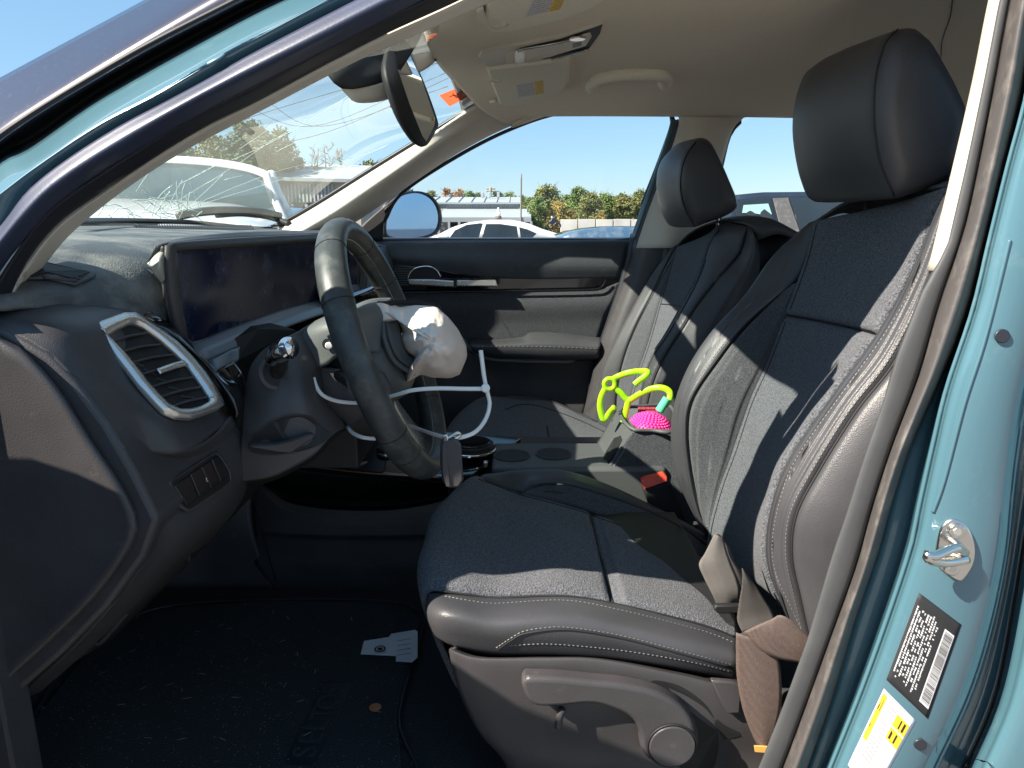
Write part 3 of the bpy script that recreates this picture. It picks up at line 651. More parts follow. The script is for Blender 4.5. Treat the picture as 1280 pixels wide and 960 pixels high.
# ---------------------------------------------------------------- dashboard
dash = thing('dashboard', 'dark grey dashboard with wide display, silver ringed air vent and switch panel', 'dashboard', P(150, 600, .9))
top = []
top.append([V((-.74, .60, 1.33)), V((-.62, .60, 1.325)), V((-.52, .605, 1.315)), V((-.46, .63, 1.305))])
top.append([V((-.74, .70, 1.345)), V((-.62, .70, 1.342)), P(30, 358, .70), P(58, 385, .70)])
top.append([V((-.80, .80, 1.355)), V((-.65, .79, 1.352)), P(110, 330, .79), P(163, 392, .775)])
top.append([V((-.86, .90, 1.360)), V((-.68, .87, 1.358)), P(170, 318, .86), P(206, 402, .82)])
top.append([V((-.90, 1.05, 1.362)), V((-.68, 1.05, 1.360)), V((-.50, 1.05, 1.353)), V((-.40, 1.05, 1.347))])
top.append([V((-.95, 1.35, 1.362)), V((-.70, 1.35, 1.360)), V((-.50, 1.35, 1.350)), V((-.38, 1.35, 1.34))])
top.append([V((-.93, 1.65, 1.362)), V((-.70, 1.65, 1.358)), V((-.50, 1.65, 1.345)), V((-.36, 1.65, 1.31))])
top.append([V((-.85, 1.9, 1.360)), V((-.68, 1.9, 1.352)), V((-.50, 1.9, 1.34)), V((-.36, 1.9, 1.31))])
top.append([V((-.74, 2.08, 1.355)), V((-.60, 2.08, 1.345)), V((-.48, 2.08, 1.335)), V((-.36, 2.08, 1.30))])
dtop = sheet('dash_top', top, M['dashtop'], dash, 60, 40, out=(0, 0, 1), thick=.006)
# defroster grille: slots cut row along the windshield base
gx0, gx1 = 165, 312
for k in range(46):
    t = k / 45; px = gx0 + (gx1 - gx0) * t; py = 279.6 + 2.2 * t
    q = [hit(px, py, [dtop], .0012, 1.7), hit(px + 1.6, py, [dtop], .0012, 1.7), hit(px + 5.8, py + 6.2 - 1.6 * abs(t - .6), [dtop], .0012, 1.7), hit(px + 4.2, py + 6.2 - 1.6 * abs(t - .6), [dtop], .0012, 1.7)]
    if k == 0: gp = []
    gp.append(q)
vs = []; fs = []
for q in gp: fs.append([len(vs) + i for i in range(4)]); vs += q
stuff(solid(mk('defroster_slot', vs, fs, M['black'], dash, False), .0012))
# far corner vent on the driver side top
cvp = [hit(x, y, [dtop], .002) for x, y in ((38, 352), (50, 333), (60, 334), (104, 344), (113, 346), (92, 354), (60, 346))]
ringo = [hit(x, y, [dtop], .003) for x, y in ((30, 350), (44, 331), (56, 331), (108, 342), (121, 342), (120, 347), (95, 358), (60, 350))]
plate('side_window_vent', ringo, (0, 0, .003), M['dash'], dash, bev=.001)
vv = plate('vent_cavity', [p + V((0, 0, .0045)) for p in cvp], (0, 0, .001), M['black'], dash)
for k in range(3):
    a, b = hit(42 + 6 * k, 337 + 5 * k, [dtop], .008), hit(104 - 4 * k, 345 + 3 * k, [dtop], .008)
    tube('vent_slat', [a, b], .0018, M['plastic'], vv, 6)
# near end: skin between the end cap and the vent
R0 = [(-40, 400, .635), (6, 412, .635), (58, 441, .635), (93, 476, .635), (134, 531, .635), (155, 560, .635)]
R1 = [(-30, 392, .65), (16, 396, .65), (76, 413, .655), (112, 448, .66), (160, 512, .665), (187, 566, .67)]
R2 = [(-20, 378, .675), (40, 386, .685), (118, 402, .695), (163, 465, .70), (214, 525, .70), (235, 563, .70)]
R3 = [(0, 366, .70), (62, 378, .71), (170, 391, .775), (232, 440, .79), (274, 508, .79), (288, 524, .79)]
vb = sheet('vent_housing', [PL(R0), PL(R1), PL(R2), PL(R3)], M['plastic'], dash, 50, 30, out=(1, -1, 0), thick=.006)
under = [PL([(155, 560, .635), (187, 566, .67), (235, 563, .70), (270, 545, .75), (290, 520, .79)]),
         PL([(160, 575, .66), (190, 582, .70), (240, 577, .74), (275, 556, .78), (294, 530, .80)]),
         PL([(165, 582, .70), (195, 590, .74), (245, 584, .78), (280, 560, .82), (296, 540, .84)])]
sheet('vent_housing_lower', under, M['plastic'], dash, 24, 12, out=(0, -1, -1), thick=.004)
vpl = plane3(P(116, 412, .697), P(215, 525, .70), P(232, 436, .785)); vn = vpl.n
vo = [(116, 412), (120, 408), (155, 394), (166, 395), (178, 402), (212, 424), (236, 450), (259, 476), (276, 504), (272, 513), (247, 523), (227, 526), (204, 520), (183, 497), (160, 467), (130, 432)]
vi = [(131, 424), (137, 420), (160, 408), (168, 407), (185, 417), (212, 440), (242, 467), (262, 500), (258, 508), (246, 514), (233, 518), (215, 515), (195, 497), (175, 470), (155, 447), (140, 433)]
vo2 = [(115, 410), (122, 405), (152, 394), (167, 394), (180, 403), (198, 415), (217, 429), (236, 448), (252, 467), (266, 487), (275, 503), (276, 509), (270, 514), (252, 521), (235, 526), (218, 525), (203, 519), (188, 504), (173, 487), (158, 467), (144, 449), (131, 431), (120, 416)]
vi2 = [(130, 424), (140, 417), (158, 408), (166, 407), (178, 412), (196, 425), (214, 441), (231, 458), (246, 478), (258, 496), (260, 501), (257, 505), (246, 511), (234, 514), (221, 514), (207, 508), (193, 494), (179, 478), (166, 461), (153, 445), (140, 432)]
vf = ring('air_vent', [vpl(x, y, .002) for x, y in vo2], [vpl(x, y, .004) for x, y in vi2], vn * .006, M['silver'], dash, 120, bulge=.3, lin=True)
plate('vent_cavity', [vpl(x, y, .0015) for x, y in vi], vn * .0006, M['black'], vf)
sl_ = [((134, 431), (180, 418)), ((146, 445), (199, 433)), ((157, 461), (217, 447)), ((170, 478), (229, 460)), ((183, 484), (240, 472)), ((191, 499), (250, 485)), ((206, 511), (259, 497))]
sl_ = [((134, 431), (181, 418)), ((145, 443), (199, 432)), ((156, 457), (215, 445)), ((167, 472), (226, 459)), ((182, 487), (240, 473)), ((193, 500), (250, 485)), ((207, 512), (258, 498))]
for a, b in sl_:
    p, q = vpl(*a, .004), vpl(*b, .004); m_ = (p + q) / 2 + V((.001, 0, .002))
    d = (q - p).normalized(); up = vn.cross(d).normalized(); up = up if up.z > 0 else -up
    pts = []
    for s in (p, m_, q): pts.append(s)
    vs = []
    for s in resamp(pts, 7): vs += [s + vn * .002 + up * .0016, s + vn * .0035, s + vn * .001 - up * .001, s - vn * .004 + up * .003]
    fs = [[4 * i + k, 4 * i + (k + 1) % 4, 4 * i + 4 + (k + 1) % 4, 4 * i + 4 + k] for i in range(6) for k in range(4)] + [[0, 1, 2, 3], [24, 25, 26, 27]]
    mk('vent_slat', vs, fs, M['plastic'], vf)
for k in range(6):
    a = vpl(150 + k * 15, 440 + k * 11, .003); b = vpl(163 + k * 16, 436 + k * 10 + 12, .003)
    tube('vent_vane', [a, b], .0012, M['plastic'], vf, 4)
ta, tb = vpl(193, 468, .006), vpl(227, 457, .006)
tube('vent_tab', [ta + vn * .006, (ta + tb) / 2 + vn * .008, tb + vn * .006], .0035, M['silver'], vf, 10, flatten=(vn, .5))
# piano black trim arching over the vent
pA = [(168, 394, .78), (181, 404, .785), (206, 416, .79), (232, 438, .795), (261, 468, .80), (284, 512, .80), (292, 530, .80)]
pB = [(180, 385, .80), (198, 395, .81), (224, 415, .82), (247, 436, .83), (268, 456, .84), (298, 480, .84), (304, 500, .84)]
pt = sheet('gloss_trim', [PL(pA), PL([((a[0] + b[0]) / 2, (a[1] + b[1]) / 2 - 1, .795) for a, b in zip(pA, pB)]), PL(pB)], M['piano'], dash, 40, 14, out=(1, -1, .5), thick=.004)
sheet('gloss_trim', [PL([(262, 453, .835), (274, 458, .84), (292, 452, .86)]), PL([(276, 480, .83), (292, 476, .84), (304, 470, .86)]), PL([(288, 520, .81), (300, 508, .83), (308, 490, .86)])], M['piano'], dash, 16, 12, out=(1, -1, 0), thick=.004)
# end cap with raised inset
cap0 = [(-60, 398), (6, 412), (58, 441), (93, 476), (134, 531), (169, 592), (198, 651), (181, 697), (134, 761), (76, 820), (20, 869), (-60, 935)]
capp = plate('end_cap', [P(x, y, .632) for x, y in cap0], (0, .12, 0), M['plastic'], dash, bev=.006, seg=3)
ins = [(-80, 410), (0, 420), (35, 441), (76, 487), (117, 552), (152, 604), (174, 656), (157, 697), (117, 750), (58, 808), (20, 842), (-80, 930)]
def inset(k, y): 
    c = V((40, 650, 0)); return [P(*(c + (V((x, yy, 0)) - c) * k).xy, y) for x, yy in ins]
loftc('end_cap_inset', [resamp(inset(1.0, .633), 72, True), resamp(inset(.985, .624), 72, True), resamp(inset(.95, .619), 72, True), resamp(inset(.88, .621), 72, True), resamp(inset(.6, .623), 72, True)], M['plastic'], dash)
# lower dash with switch bank
k0 = [(134, 531, .66), (152, 556, .66), (174, 596, .66), (200, 650, .65), (181, 700, .65), (134, 764, .66), (80, 822, .67), (22, 872, .68)]
k1 = [(190, 560, .69), (215, 590, .69), (222, 625, .69), (234, 665, .69), (215, 700, .70), (170, 755, .71), (110, 812, .72), (50, 865, .73)]
k2 = [(285, 535, .80), (300, 560, .82), (304, 585, .82), (298, 615, .81), (275, 651, .80), (233, 691, .80), (160, 765, .80), (90, 830, .80)]
k3 = [(296, 535, .87), (312, 560, .88), (312, 590, .88), (305, 620, .88), (285, 650, .90), (250, 690, .95), (200, 740, .98), (140, 800, 1.0)]
lo_ = sheet('lower_dash', [PL(k0), PL(k1), PL(k2), PL(k3)], M['plastic'], dash, 50, 40, out=(1, -1, 0), thick=.006)
sp = plane3(hit(212, 600, [lo_]), hit(285, 600, [lo_]), hit(240, 635, [lo_])); sn = sp.n
so_ = [(210, 607), (214, 600), (262, 568), (271, 567), (284, 585), (287, 598), (283, 606), (240, 636), (232, 639), (222, 632)]
spn = plate('switch_panel', [sp(x, y, .002) for x, y in so_], sn * .004, M['piano2'], dash, smooth=True, bev=.0015)
ring('panel_rim', [sp(x, y, .004) for x, y in so_], [sp(248 + (x - 248) * .95, 603 + (y - 603) * .92, .005) for x, y in so_], sn * .003, M['plastic2'], spn, 60)
for q in (((214, 608), (233, 594), (244, 622), (232, 634)), ((234, 593), (247, 584), (260, 612), (246, 621)), ((248, 584), (260, 576), (272, 604), (261, 611)), ((261, 575), (270, 570), (284, 594), (273, 603))):
    plate('switch', [sp(x, y, .006) for x, y in q], sn * .004, M['piano2'], spn, bev=.0015)
def glyphs(p, segs, m, par, off=.0108, r=.0007):
    for s in segs: tube('symbol', [sp(p[0] + x, p[1] + y, off) for x, y in s], r, m, par, 5)
glyphs((227, 608), [((-1, -2), (2, 1)), ((2, -2.5), (-1, 1.5))], M['white'], spn)
glyphs((231, 617), [((-3, 0), (-1, -3), (2, -1), (2, 2), (-1, 3), (-3, 0)), ((3, -2), (5, -3)), ((3, 1), (5, 2)), ((-4, 3), (-5, 5))], M['white'], spn)
glyphs((238, 627), [((-1.5, 1), (1.5, -1))], M['white'], spn)
glyphs((260, 597), [((-2, -3), (2, -4), (2, 3), (-2, 4), (-2, -3)), ((-1, -1), (1, 1))], M['white'], spn)
glyphs((278, 595), [((-3, -2), (0, -4), (3, -2), (2, 3), (-2, 3), (-3, -2)), ((-1, -2), (1, 2))], M['white'], spn)
# display: bezel wraps one long screen
dx = lambda x, y, Y_: P(x, y, Y_)
bz = [P(213, 304, .82), P(400, 295, 1.27), P(440, 293, 1.40), P(442, 372, 1.38), P(402, 380, 1.25), P(240, 432, .86), P(223, 410, .83), P(210, 352, .82)]
dp = plane3(P(213, 304, .82), P(400, 295, 1.27), P(223, 410, .83)); dn = dp.n
bez = [(206, 307), (214, 303), (300, 297), (400, 292), (452, 290), (452, 372), (405, 383), (300, 418), (242, 438), (222, 420), (211, 380), (206, 330)]
dcl = plate('display', [dp(x, y, 0) for x, y in bez], dn * -.008, M['plastic'], dash, bev=.004)
gl = [(217, 318), (222, 313), (320, 307), (400, 302), (446, 300), (446, 366), (404, 375), (320, 401), (240, 427), (230, 415), (222, 380)]
plate('screen', [dp(x, y, .0012) for x, y in gl], dn * .0012, M['screen'], dcl, bev=.0006)
ring('bezel', [dp(x, y, 0) for x, y in bez], [dp(x, y, .003) for x, y in gl], dn * .006, M['plastic'], dcl, 90)
# faint printed gauge shapes behind the glass
sheet('display_end', [PL([(184, 329, .80), (196, 315, .81), (213, 303, .82)]), PL([(192, 342, .80), (200, 328, .80), (208, 318, .815)]), PL([(206, 358, .815), (207, 350, .812), (209, 345, .82)])], M['endcap'], dash, 16, 14, out=(0, -1, 0), thick=.003)
sheet('display_hood', [PL([(184, 329, .80), (205, 302, .83), (300, 290, 1.05), (400, 288, 1.3), (452, 287, 1.42)]), PL([(208, 312, .82), (214, 303, .822), (300, 296.5, 1.03), (400, 291.5, 1.27), (452, 290, 1.4)])], M['dash'], dash, 30, 6, out=(0, 0, 1), thick=.004)
# skin under the display end, left of it
sheet('dash_cheek', [PL([(178, 334, .835), (187, 365, .83), (196, 395, .822), (212, 416, .825)]), PL([(196, 340, .838), (200, 370, .838), (208, 402, .835), (224, 424, .838)]), PL([(210, 345, .842), (212, 380, .844), (222, 415, .848), (240, 433, .852)])], M['dash'], dash, 20, 12, out=(1, -1, 0), thick=.002)
# satin shelf beneath the screen
sh0 = [(x, y, dp(x, y, .006).y) for x, y in ((238, 430), (291, 409), (347, 389), (405, 374), (450, 364))]
sh1 = [(x, y, dp(x, y, .006).y - .05) for x, y in ((262, 450), (300, 433), (352, 412), (402, 394), (450, 382))]
sh2 = [(275, 462, .84), (292, 452, .85), (352, 428, .93), (402, 412, 1.02), (450, 400, 1.15)]
sheet('satin_shelf', [PL(sh0), PL([((a[0] + b[0]) / 2, (a[1] + b[1]) / 2, (a[2] + b[2]) / 2 - .008) for a, b in zip(sh0, sh1)]), PL(sh1)], M['shelf'], dash, 30, 10, out=(1, -1, 1), thick=.004)
sheet('satin_shelf', [PL([(262, 450, .838), (285, 440, .86), (300, 433, .898)]), PL([(272, 461, .83), (284, 456, .85), (298, 450, .87)])], M['shelf'], dash, 10, 6, out=(1, -1, 1), thick=.004)
plate('column_cavity', [P(x, y, q) for x, y, q in ((281, 436, .90), (292, 424, .92), (323, 411, .96), (350, 408, 1.0), (370, 413, 1.02), (372, 440, 1.0), (330, 470, .95), (300, 478, .90), (295, 452, .90))], (-.03, .04, 0), M['black'], dash)
# column surround
c0 = [(306, 485, .86), (313, 458, .86), (329, 437, .87), (356, 422, .88), (377, 412, .90), (396, 404, .93)]
c1 = [(303, 520, .84), (322, 490, .84), (345, 465, .845), (372, 450, .86), (392, 445, .88), (410, 440, .92)]
c2 = [(300, 560, .82), (322, 540, .82), (350, 515, .825), (378, 500, .835), (400, 500, .86), (418, 500, .90)]
c3 = [(299, 602, .82), (335, 597, .82), (364, 585, .825), (393, 568, .835), (414, 545, .85), (432, 533, .88)]
cs = sheet('column_surround', [PL(c0), PL(c1), PL(c2), PL(c3)], M['plastic2'], dash, 40, 40, out=(1, -1, 0), thick=.006)
sheet('surround_underside', [PL(c3), PL([(x, y + 6, q + .08) for x, y, q in c3]), PL([(x - 25, y + 12, q + .25) for x, y, q in c3])], M['black'], dash, 20, 8, out=(0, 0, -1), thick=.004)
kc = hit(344, 466, [cs], .002); kn = (V((.62, -.72, .25))).normalized()
stg = disc('stalk_collar', kc, kn, .0215, .004, M['plastic2'], dash, 40, .0015); disc('stalk_well', kc + kn * .0045, kn, .0165, .0006, M['black'], stg, 36)
tube('light_stalk', [kc + kn * .002, kc + kn * .014 + V((0, 0, .006)), P(349, 447, .80), P(351, 440, .785)], lambda t: .009 if t < .55 else .0105, M['black'], dash, 16)
kp = [P(341, 449, .80), P(345, 444, .79), P(352, 438, .775), P(361, 435, .765), P(366, 434, .762)]
tube('stalk_knob', kp, lambda t: .0125 * (1 - .3 * abs(t - .5) * 2 * (t < .5)) * (1 if t < .93 else .8), M['chrome'], dash, 20)
lev = [(310, 553), (335, 530), (364, 519), (387, 521), (401, 533), (412, 543), (398, 556), (364, 566), (318, 567)]
sh_ = [hit(x, y, [cs], .0015) for x, y in lev]
plate('lever_recess', sh_, kn * .0012, M['black'], dash, smooth=True)
lv = [hit(x, y, [cs], .006) for x, y in ((312, 553), (345, 552), (362, 548), (388, 539), (392, 541), (390, 546), (362, 564), (350, 562), (312, 557))]
plate('hood_release', lv, (.004, -.010, 0), M['plastic'], dash, bev=.003)
tube('recess_edge', [hit(x, y, [cs], .001) for x, y in lev], .0013, M['plastic2'], dash, 6, closed=True)
# passenger half of the dash fascia
sheet('passenger_fascia', [[V((-.37, 1.25, 1.33)), V((-.36, 1.6, 1.31)), V((-.36, 2.08, 1.30))], [V((-.33, 1.25, 1.22)), V((-.31, 1.6, 1.22)), V((-.34, 2.08, 1.22))], [V((-.36, 1.25, 1.10)), V((-.34, 1.6, 1.08)), V((-.36, 2.08, 1.08))], [V((-.50, 1.25, .95)), V((-.5, 1.6, .93)), V((-.5, 2.08, .93))]], M['dash'], dash, 20, 20, out=(1, 0, 0), thick=.006)
sheet('passenger_trim', [[V((-.325, 1.3, 1.235)), V((-.302, 1.6, 1.235)), V((-.335, 2.06, 1.235))], [V((-.322, 1.3, 1.205)), V((-.30, 1.6, 1.205)), V((-.333, 2.06, 1.205))]], M['piano'], dash, 16, 4, out=(1, 0, 0), thick=.004)
box('dash_core', (-.62, 1.42, 1.08), (.38, 1.1, .30), M['black'], dash)

# bracket hanging under the dash
br = tube('wire_bracket', PL([(112, 795, .80), (122, 803, .80), (128, 800, .80), (150, 775, .80), (158, 766, .80)]), .004, M['plastic'], None, 6)
tag(br, 'small black bracket hanging below the lower edge of the dashboard', 'bracket')

# ---------------------------------------------------------------- steering column and wheel
col_ = thing('steering_column', 'dark brown grey steering column cover with stalk hole behind the wheel', 'steering column', P(430, 470, 1.0))
u0 = [(375, 412, .94), (400, 398, .93), (432, 386, .93), (462, 374, .95), (490, 372, 1.0)]
u1 = [(374, 422, .90), (395, 410, .88), (425, 400, .87), (450, 392, .89), (480, 390, .93)]
u2 = [(384, 455, .885), (404, 458, .875), (422, 446, .87), (445, 440, .88), (475, 440, .90)]
cu_ = sheet('column_cover', [PL(u0), PL(u1), PL(u2)], M['hub'], col_, 30, 20, out=(0, -1, .3), thick=.004)
l1 = [(373, 418, .912), (380, 440, .90), (400, 458, .885), (430, 462, .88), (480, 465, .90)]
l2 = [(384, 455, .90), (393, 478, .885), (420, 480, .88), (450, 482, .88), (490, 485, .90)]
l3 = [(396, 485, .90), (405, 505, .885), (430, 515, .88), (460, 518, .88), (495, 520, .90)]
l4 = [(408, 512, .92), (422, 528, .91), (450, 541, .91), (480, 544, .92), (500, 543, .93)]
l5 = [(420, 525, 1.0), (440, 538, 1.0), (460, 546, 1.0), (485, 548, 1.0), (505, 546, 1.0)]
clw = sheet('column_cover', [PL(l1), PL(l2), PL(l3), PL(l4), PL(l5)], M['plastic2'], col_, 30, 30, out=(0, -1, -.3), thick=.004)
disc('ignition_hole', hit(410, 430, [cu_], .001), (0.2, -.9, .1), .007, .001, M['black'], col_, 20); disc('painted_lit_spot', hit(411, 432, [cu_], .003), (0.2, -.9, .1), .0045, .002, M['white'], col_, 20, .001)  # white disc painted in as the lit spot inside the hole
tube('turn_stalk', [P(424, 468, .88), P(436, 476, .86), P(446, 486, .845)], .008, M['black'], col_, 10)
box('column_core', (-.27, 1.0, 1.09), (.12, .16, .09), M['black'], col_)
WC = V((-.178, 1.0, 0)); 
tp = P(425, 287, 1.0); bt = P(541, 575, 1.0); WC = (tp + bt) / 2; wup = (tp - bt).normalized(); WR = (tp - bt).length / 2; wy = V((0, 1, 0)); wn = wy.cross(wup); wn = wn if wn.x > 0 else -wn
sw = thing('steering_wheel', 'dark leather steering wheel with deployed airbag hanging from its torn hub', 'steering wheel', WC)
def wp(an, r=1.0, d=0.0): return WC + (wup * math.cos(an) + wy * math.sin(an)) * WR * r + wn * d
n = 96; vs = []; fs = []; sg = 16
for i in range(n):
    an = 2 * math.pi * i / n; c = wp(an); rad = (c - WC).normalized(); tk = 1.0 + .06 * math.sin(2 * an) ** 2
    for k in range(sg):
        b = 2 * math.pi * k / sg; vs.append(c + rad * math.cos(b) * .0158 * tk + wn * math.sin(b) * .0195 * tk)
for i in range(n):
    for k in range(sg): j = (i + 1) % n; fs.append([i * sg + k, i * sg + (k + 1) % sg, j * sg + (k + 1) % sg, j * sg + k])
rim = mk('rim', vs, fs, M['wheel'], sw)
for an in (-.55, .55, -2.3, 2.3, -1.05, 1.05, -2.05, 2.05):
    c = wp(an); rad = (c - WC).normalized()
    tube('seam', [c + rad * math.cos(b) * .0166 + wn * math.sin(b) * .0205 for b in [2 * math.pi * k / 16 for k in range(16)]], .0006, M['seam'], rim, 5, closed=True, n=24)
tube('rim_stitching', [wp(2 * math.pi * k / 48, 1 - .0158 / WR * .98, .004) for k in range(48)], .0008, M['stitch'], rim, 5, closed=True)
# spokes
for a, w1 in ((1.45, .03), (-1.45, .03)):
    sheet('spoke', [[wp(a - .24, .96, -.006), wp(a - .26, .6, -.022), wp(a - .5, .38, -.03)], [wp(a, .96, .0), wp(a, .6, -.012), wp(a, .35, -.018)], [wp(a + .24, .96, -.006), wp(a + .3, .6, -.022), wp(a + .6, .38, -.03)]], M['hub'], sw, 14, 12, out=wn, thick=.02)
sheet('spoke', [[wp(2.75, .96, -.01), wp(2.65, .6, -.025), wp(2.4, .38, -.03)], [wp(3.14, .97, -.006), wp(3.14, .6, -.018), wp(3.14, .35, -.02)], [wp(3.53, .96, -.01), wp(3.63, .6, -.025), wp(3.88, .38, -.03)]], M['silver'], sw, 14, 12, out=wn, thick=.012)
hr = []
for r_, d in ((.40, -.075), (.46, -.05), (.47, -.02), (.44, .006), (.36, .018), (.26, .020)):
    hr.append([wp(2 * math.pi * k / 40, r_ * (1 + .12 * math.cos(2 * 2 * math.pi * k / 40 + math.pi)), d) for k in range(40)])
hubb = loftc('hub', hr, M['hub'], sw)
# torn centre pad flap and cloth collar
tube('pad_edge', [P(478, 400, .93), P(481, 425, .92), P(492, 450, .92), P(508, 462, .93), P(518, 466, .94)], .004, M['hub'], sw, 8)
sheet('pad_flap', [PL([(479, 398, .935), (484, 425, .925), (495, 448, .925), (517, 465, .94)]), PL([(497, 398, .945), (502, 420, .935), (508, 440, .935), (523, 452, .945)])], M['hub'], sw, 14, 8, out=(1, -1, 0), thick=.004, puff=.004)
tube('pad_edge', PL([(462, 378, .98), (475, 380, .95), (500, 378, .97), (530, 379, 1.0), (550, 386, 1.0)]), .004, M['black'], sw, 8)
# airbag: limp cloth bag, creased
ab = []; oc = [(470, 383), (484, 379), (500, 384), (522, 381), (545, 383), (561, 397), (573, 412), (583, 432), (584, 446), (575, 468), (563, 473), (540, 472), (526, 468), (516, 474), (507, 480), (506, 468), (512, 458), (519, 448), (507, 440), (499, 424), (503, 412), (497, 400), (484, 392)]
nn = 72; cen = V((540, 428, 0)); oq = resamp([V((x, y, 0)) for x, y in oc], nn, True, True)
rr = random.Random(9)
def crease(x, y, a):
    f = math.hypot(x - 540, y - 428) / 45
    n1 = noise.noise(V((x * .035, y * .05, 3))); n2 = noise.noise(V((x * .09, y * .07, 7)))
    n3 = noise.noise(V((x * .05 + y * .02, y * .022 - x * .012, 11))); n4 = noise.noise(V((x * .13, y * .16, 5)))
    n5 = 1 - abs(noise.noise(V((x * .045 - y * .03, y * .05 + x * .02, 21)))) * 2.2; n6 = 1 - abs(noise.noise(V((x * .08 + y * .05, y * .03, 31)))) * 2.2
    return -.03 * max(0, 1 - f * f) - .005 * max(0, n5) ** 3 - .005 * max(0, n6) ** 3 + .010 * abs(n1) + .012 * abs(n3) ** .7 + .003 * n2 + .004 * abs(n4) + .002 * math.sin(a * 11 + n1 * 8) * min(1, f ** 3) - .012
G = []
for k, (f, yy) in enumerate([(1, 1.0), (.985, .985), (.95, .965), (.9, .95), (.82, .937), (.74, .927), (.66, .919), (.58, .913), (.5, .908), (.42, .904), (.34, .901), (.26, .899), (.18, .898), (.1, .898), (.04, .898)]):
    row = []
    for i, q in enumerate(oq):
        p = cen + (q - cen) * f; a = math.atan2(q.y - cen.y, q.x - cen.x)
        row.append(P(p.x, p.y, yy + (crease(p.x, p.y, a) if k > 0 else 0)))
    G.append(row)
back = []
for f, yy in ((.95, 1.03), (.7, 1.07), (.3, 1.08)):
    back.append([P(*(cen + (q - cen) * f).xy, yy) for q in oq])
abag = loftc('airbag', back[::-1] + G, M['airbag'], sw)
sheet('airbag_cloth', [PL([(462, 380, .97), (474, 378, .95), (486, 381, .94)]), PL([(470, 392, .95), (482, 394, .935), (492, 392, .93)]), PL([(478, 404, .94), (487, 402, .93), (497, 400, .93)])], M['airbag'], sw, 14, 12, out=(0, -1, 0), thick=.002, puff=.008, wob=.004)

# cable ties looped round the wheel, and the key tag they hold
ties = thing('cable_tie', 'white plastic cable ties looped around the steering wheel and column', 'cable tie', P(607, 485, .9))
tube('tie_strap', PL([(392, 472, .865), (396, 484, .862), (405, 495, .86), (425, 502, .87), (455, 503, .875), (490, 495, .865), (515, 488, .85), (545, 485.5, .845), (580, 486, .845), (604, 486, .85)]), .0027, M['white'], ties, 6)
tube('tie_strap', PL([(434, 533, .90), (441, 541, .88), (455, 547, .86), (478, 548, .86), (498, 545, .87)]), .0027, M['white'], ties, 6)
tube('tie_strap', PL([(512, 532, .98), (528, 538, .94), (543, 543, .88), (558, 547, .82), (575, 547, .81), (594, 540, .82), (607, 524, .84), (612, 505, .85), (609, 490, .85), (605, 470, .85), (601, 438, .85)]), .0027, M['white'], ties, 6)
hq = P(607, 485, .848); disc('tie_head', hq, (0, -1, .2), .0055, .006, M['white'], ties, 16, .0015)
key = thing('key_tag', 'black rubber key tag hanging from the cable tie at the wheel bottom', 'key tag', P(565, 580, .8))
kf = [(553, 552), (572, 549), (577, 556), (580, 600), (574, 610), (560, 611), (555, 604), (552, 580)]
plate('tag_body', [P(x, y, .795) for x, y in kf], (-.004, .014, 0), M['plastic'], key, bev=.003)
plate('tag_side', [P(x, y, .794) for x, y in ((553, 555), (558, 554), (559, 575), (563, 608), (558, 608), (553, 590))], (0, -.0015, 0), M['plastic'], key, bev=.0006)
tube('tag_ring', PL([(556, 550, .80), (563, 546, .80), (572, 541, .80), (575, 544, .802), (566, 551, .80), (559, 556, .80)]), .002, M['zinc'], key, 6, closed=True)
plate('tag_clip', PL([(553, 545, .797), (559, 543, .797), (561, 553, .797), (555, 555, .797)]), (0, .004, 0), M['chrome'], key, bev=.001)

# ---------------------------------------------------------------- centre console
con = thing('center_console', 'dark center console with gloss black deck, cup holders and side panel', 'console', P(460, 700, 1.4))
def Zk(px, py, z): return Z(px, py, z)
dz = P(470, 592, 1.30).z
deck = plate('gloss_deck', [P(x, y, q) for x, y, q in ((352, 577, 1.33), (400, 584, 1.32), (470, 592, 1.31), (550, 597, 1.30), (592, 592, 1.30))] + [V((.02, 1.50, dz + .01)), V((-.12, 1.52, dz + .012)), V((-.30, 1.52, dz + .03)), V((-.44, 1.50, dz + .06))], (0, 0, -.012), M['piano'], con, bev=.002)
for a, b in (((395, 577), (468, 588)),):
    tube('deck_edge', PL([(352, 578, 1.325), (400, 585, 1.315), (470, 592.5, 1.305), (550, 597, 1.295)]), .0016, M['copper'], con, 6)
tray = sheet('storage_recess', [PL([(325, 592, 1.36), (350, 584, 1.37), (420, 590, 1.37), (500, 596, 1.37), (560, 600, 1.37)]), PL([(330, 605, 1.42), (360, 625, 1.42), (420, 632, 1.42), (490, 632, 1.42), (560, 622, 1.42)]), PL([(335, 612, 1.31), (362, 630, 1.31), (420, 638, 1.31), (490, 638, 1.31), (560, 628, 1.31)])], M['black'], con, 30, 12, thick=.004)
w0 = [(318, 597, 1.31), (338, 612, 1.305), (362, 628, 1.30), (420, 637, 1.295), (490, 637, 1.295), (545, 628, 1.295), (600, 610, 1.295)]
w1 = [(316, 602, 1.30), (336, 620, 1.29), (360, 638, 1.283), (420, 646, 1.28), (490, 646, 1.28), (545, 638, 1.28), (600, 620, 1.28)]
w2 = [(318, 664, 1.285), (338, 666, 1.278), (362, 668, 1.275), (420, 670, 1.275), (490, 670, 1.275), (545, 669, 1.275), (600, 669, 1.275)]
w25 = [(318, 669, 1.295), (338, 670, 1.288), (362, 672, 1.285), (420, 674, 1.285), (490, 674, 1.285), (545, 673, 1.285), (600, 673, 1.285)]
w3 = [(344, 740, 1.29), (362, 741, 1.29), (390, 742, 1.29), (430, 743, 1.29), (490, 744, 1.29), (545, 744, 1.29), (600, 744, 1.29)]
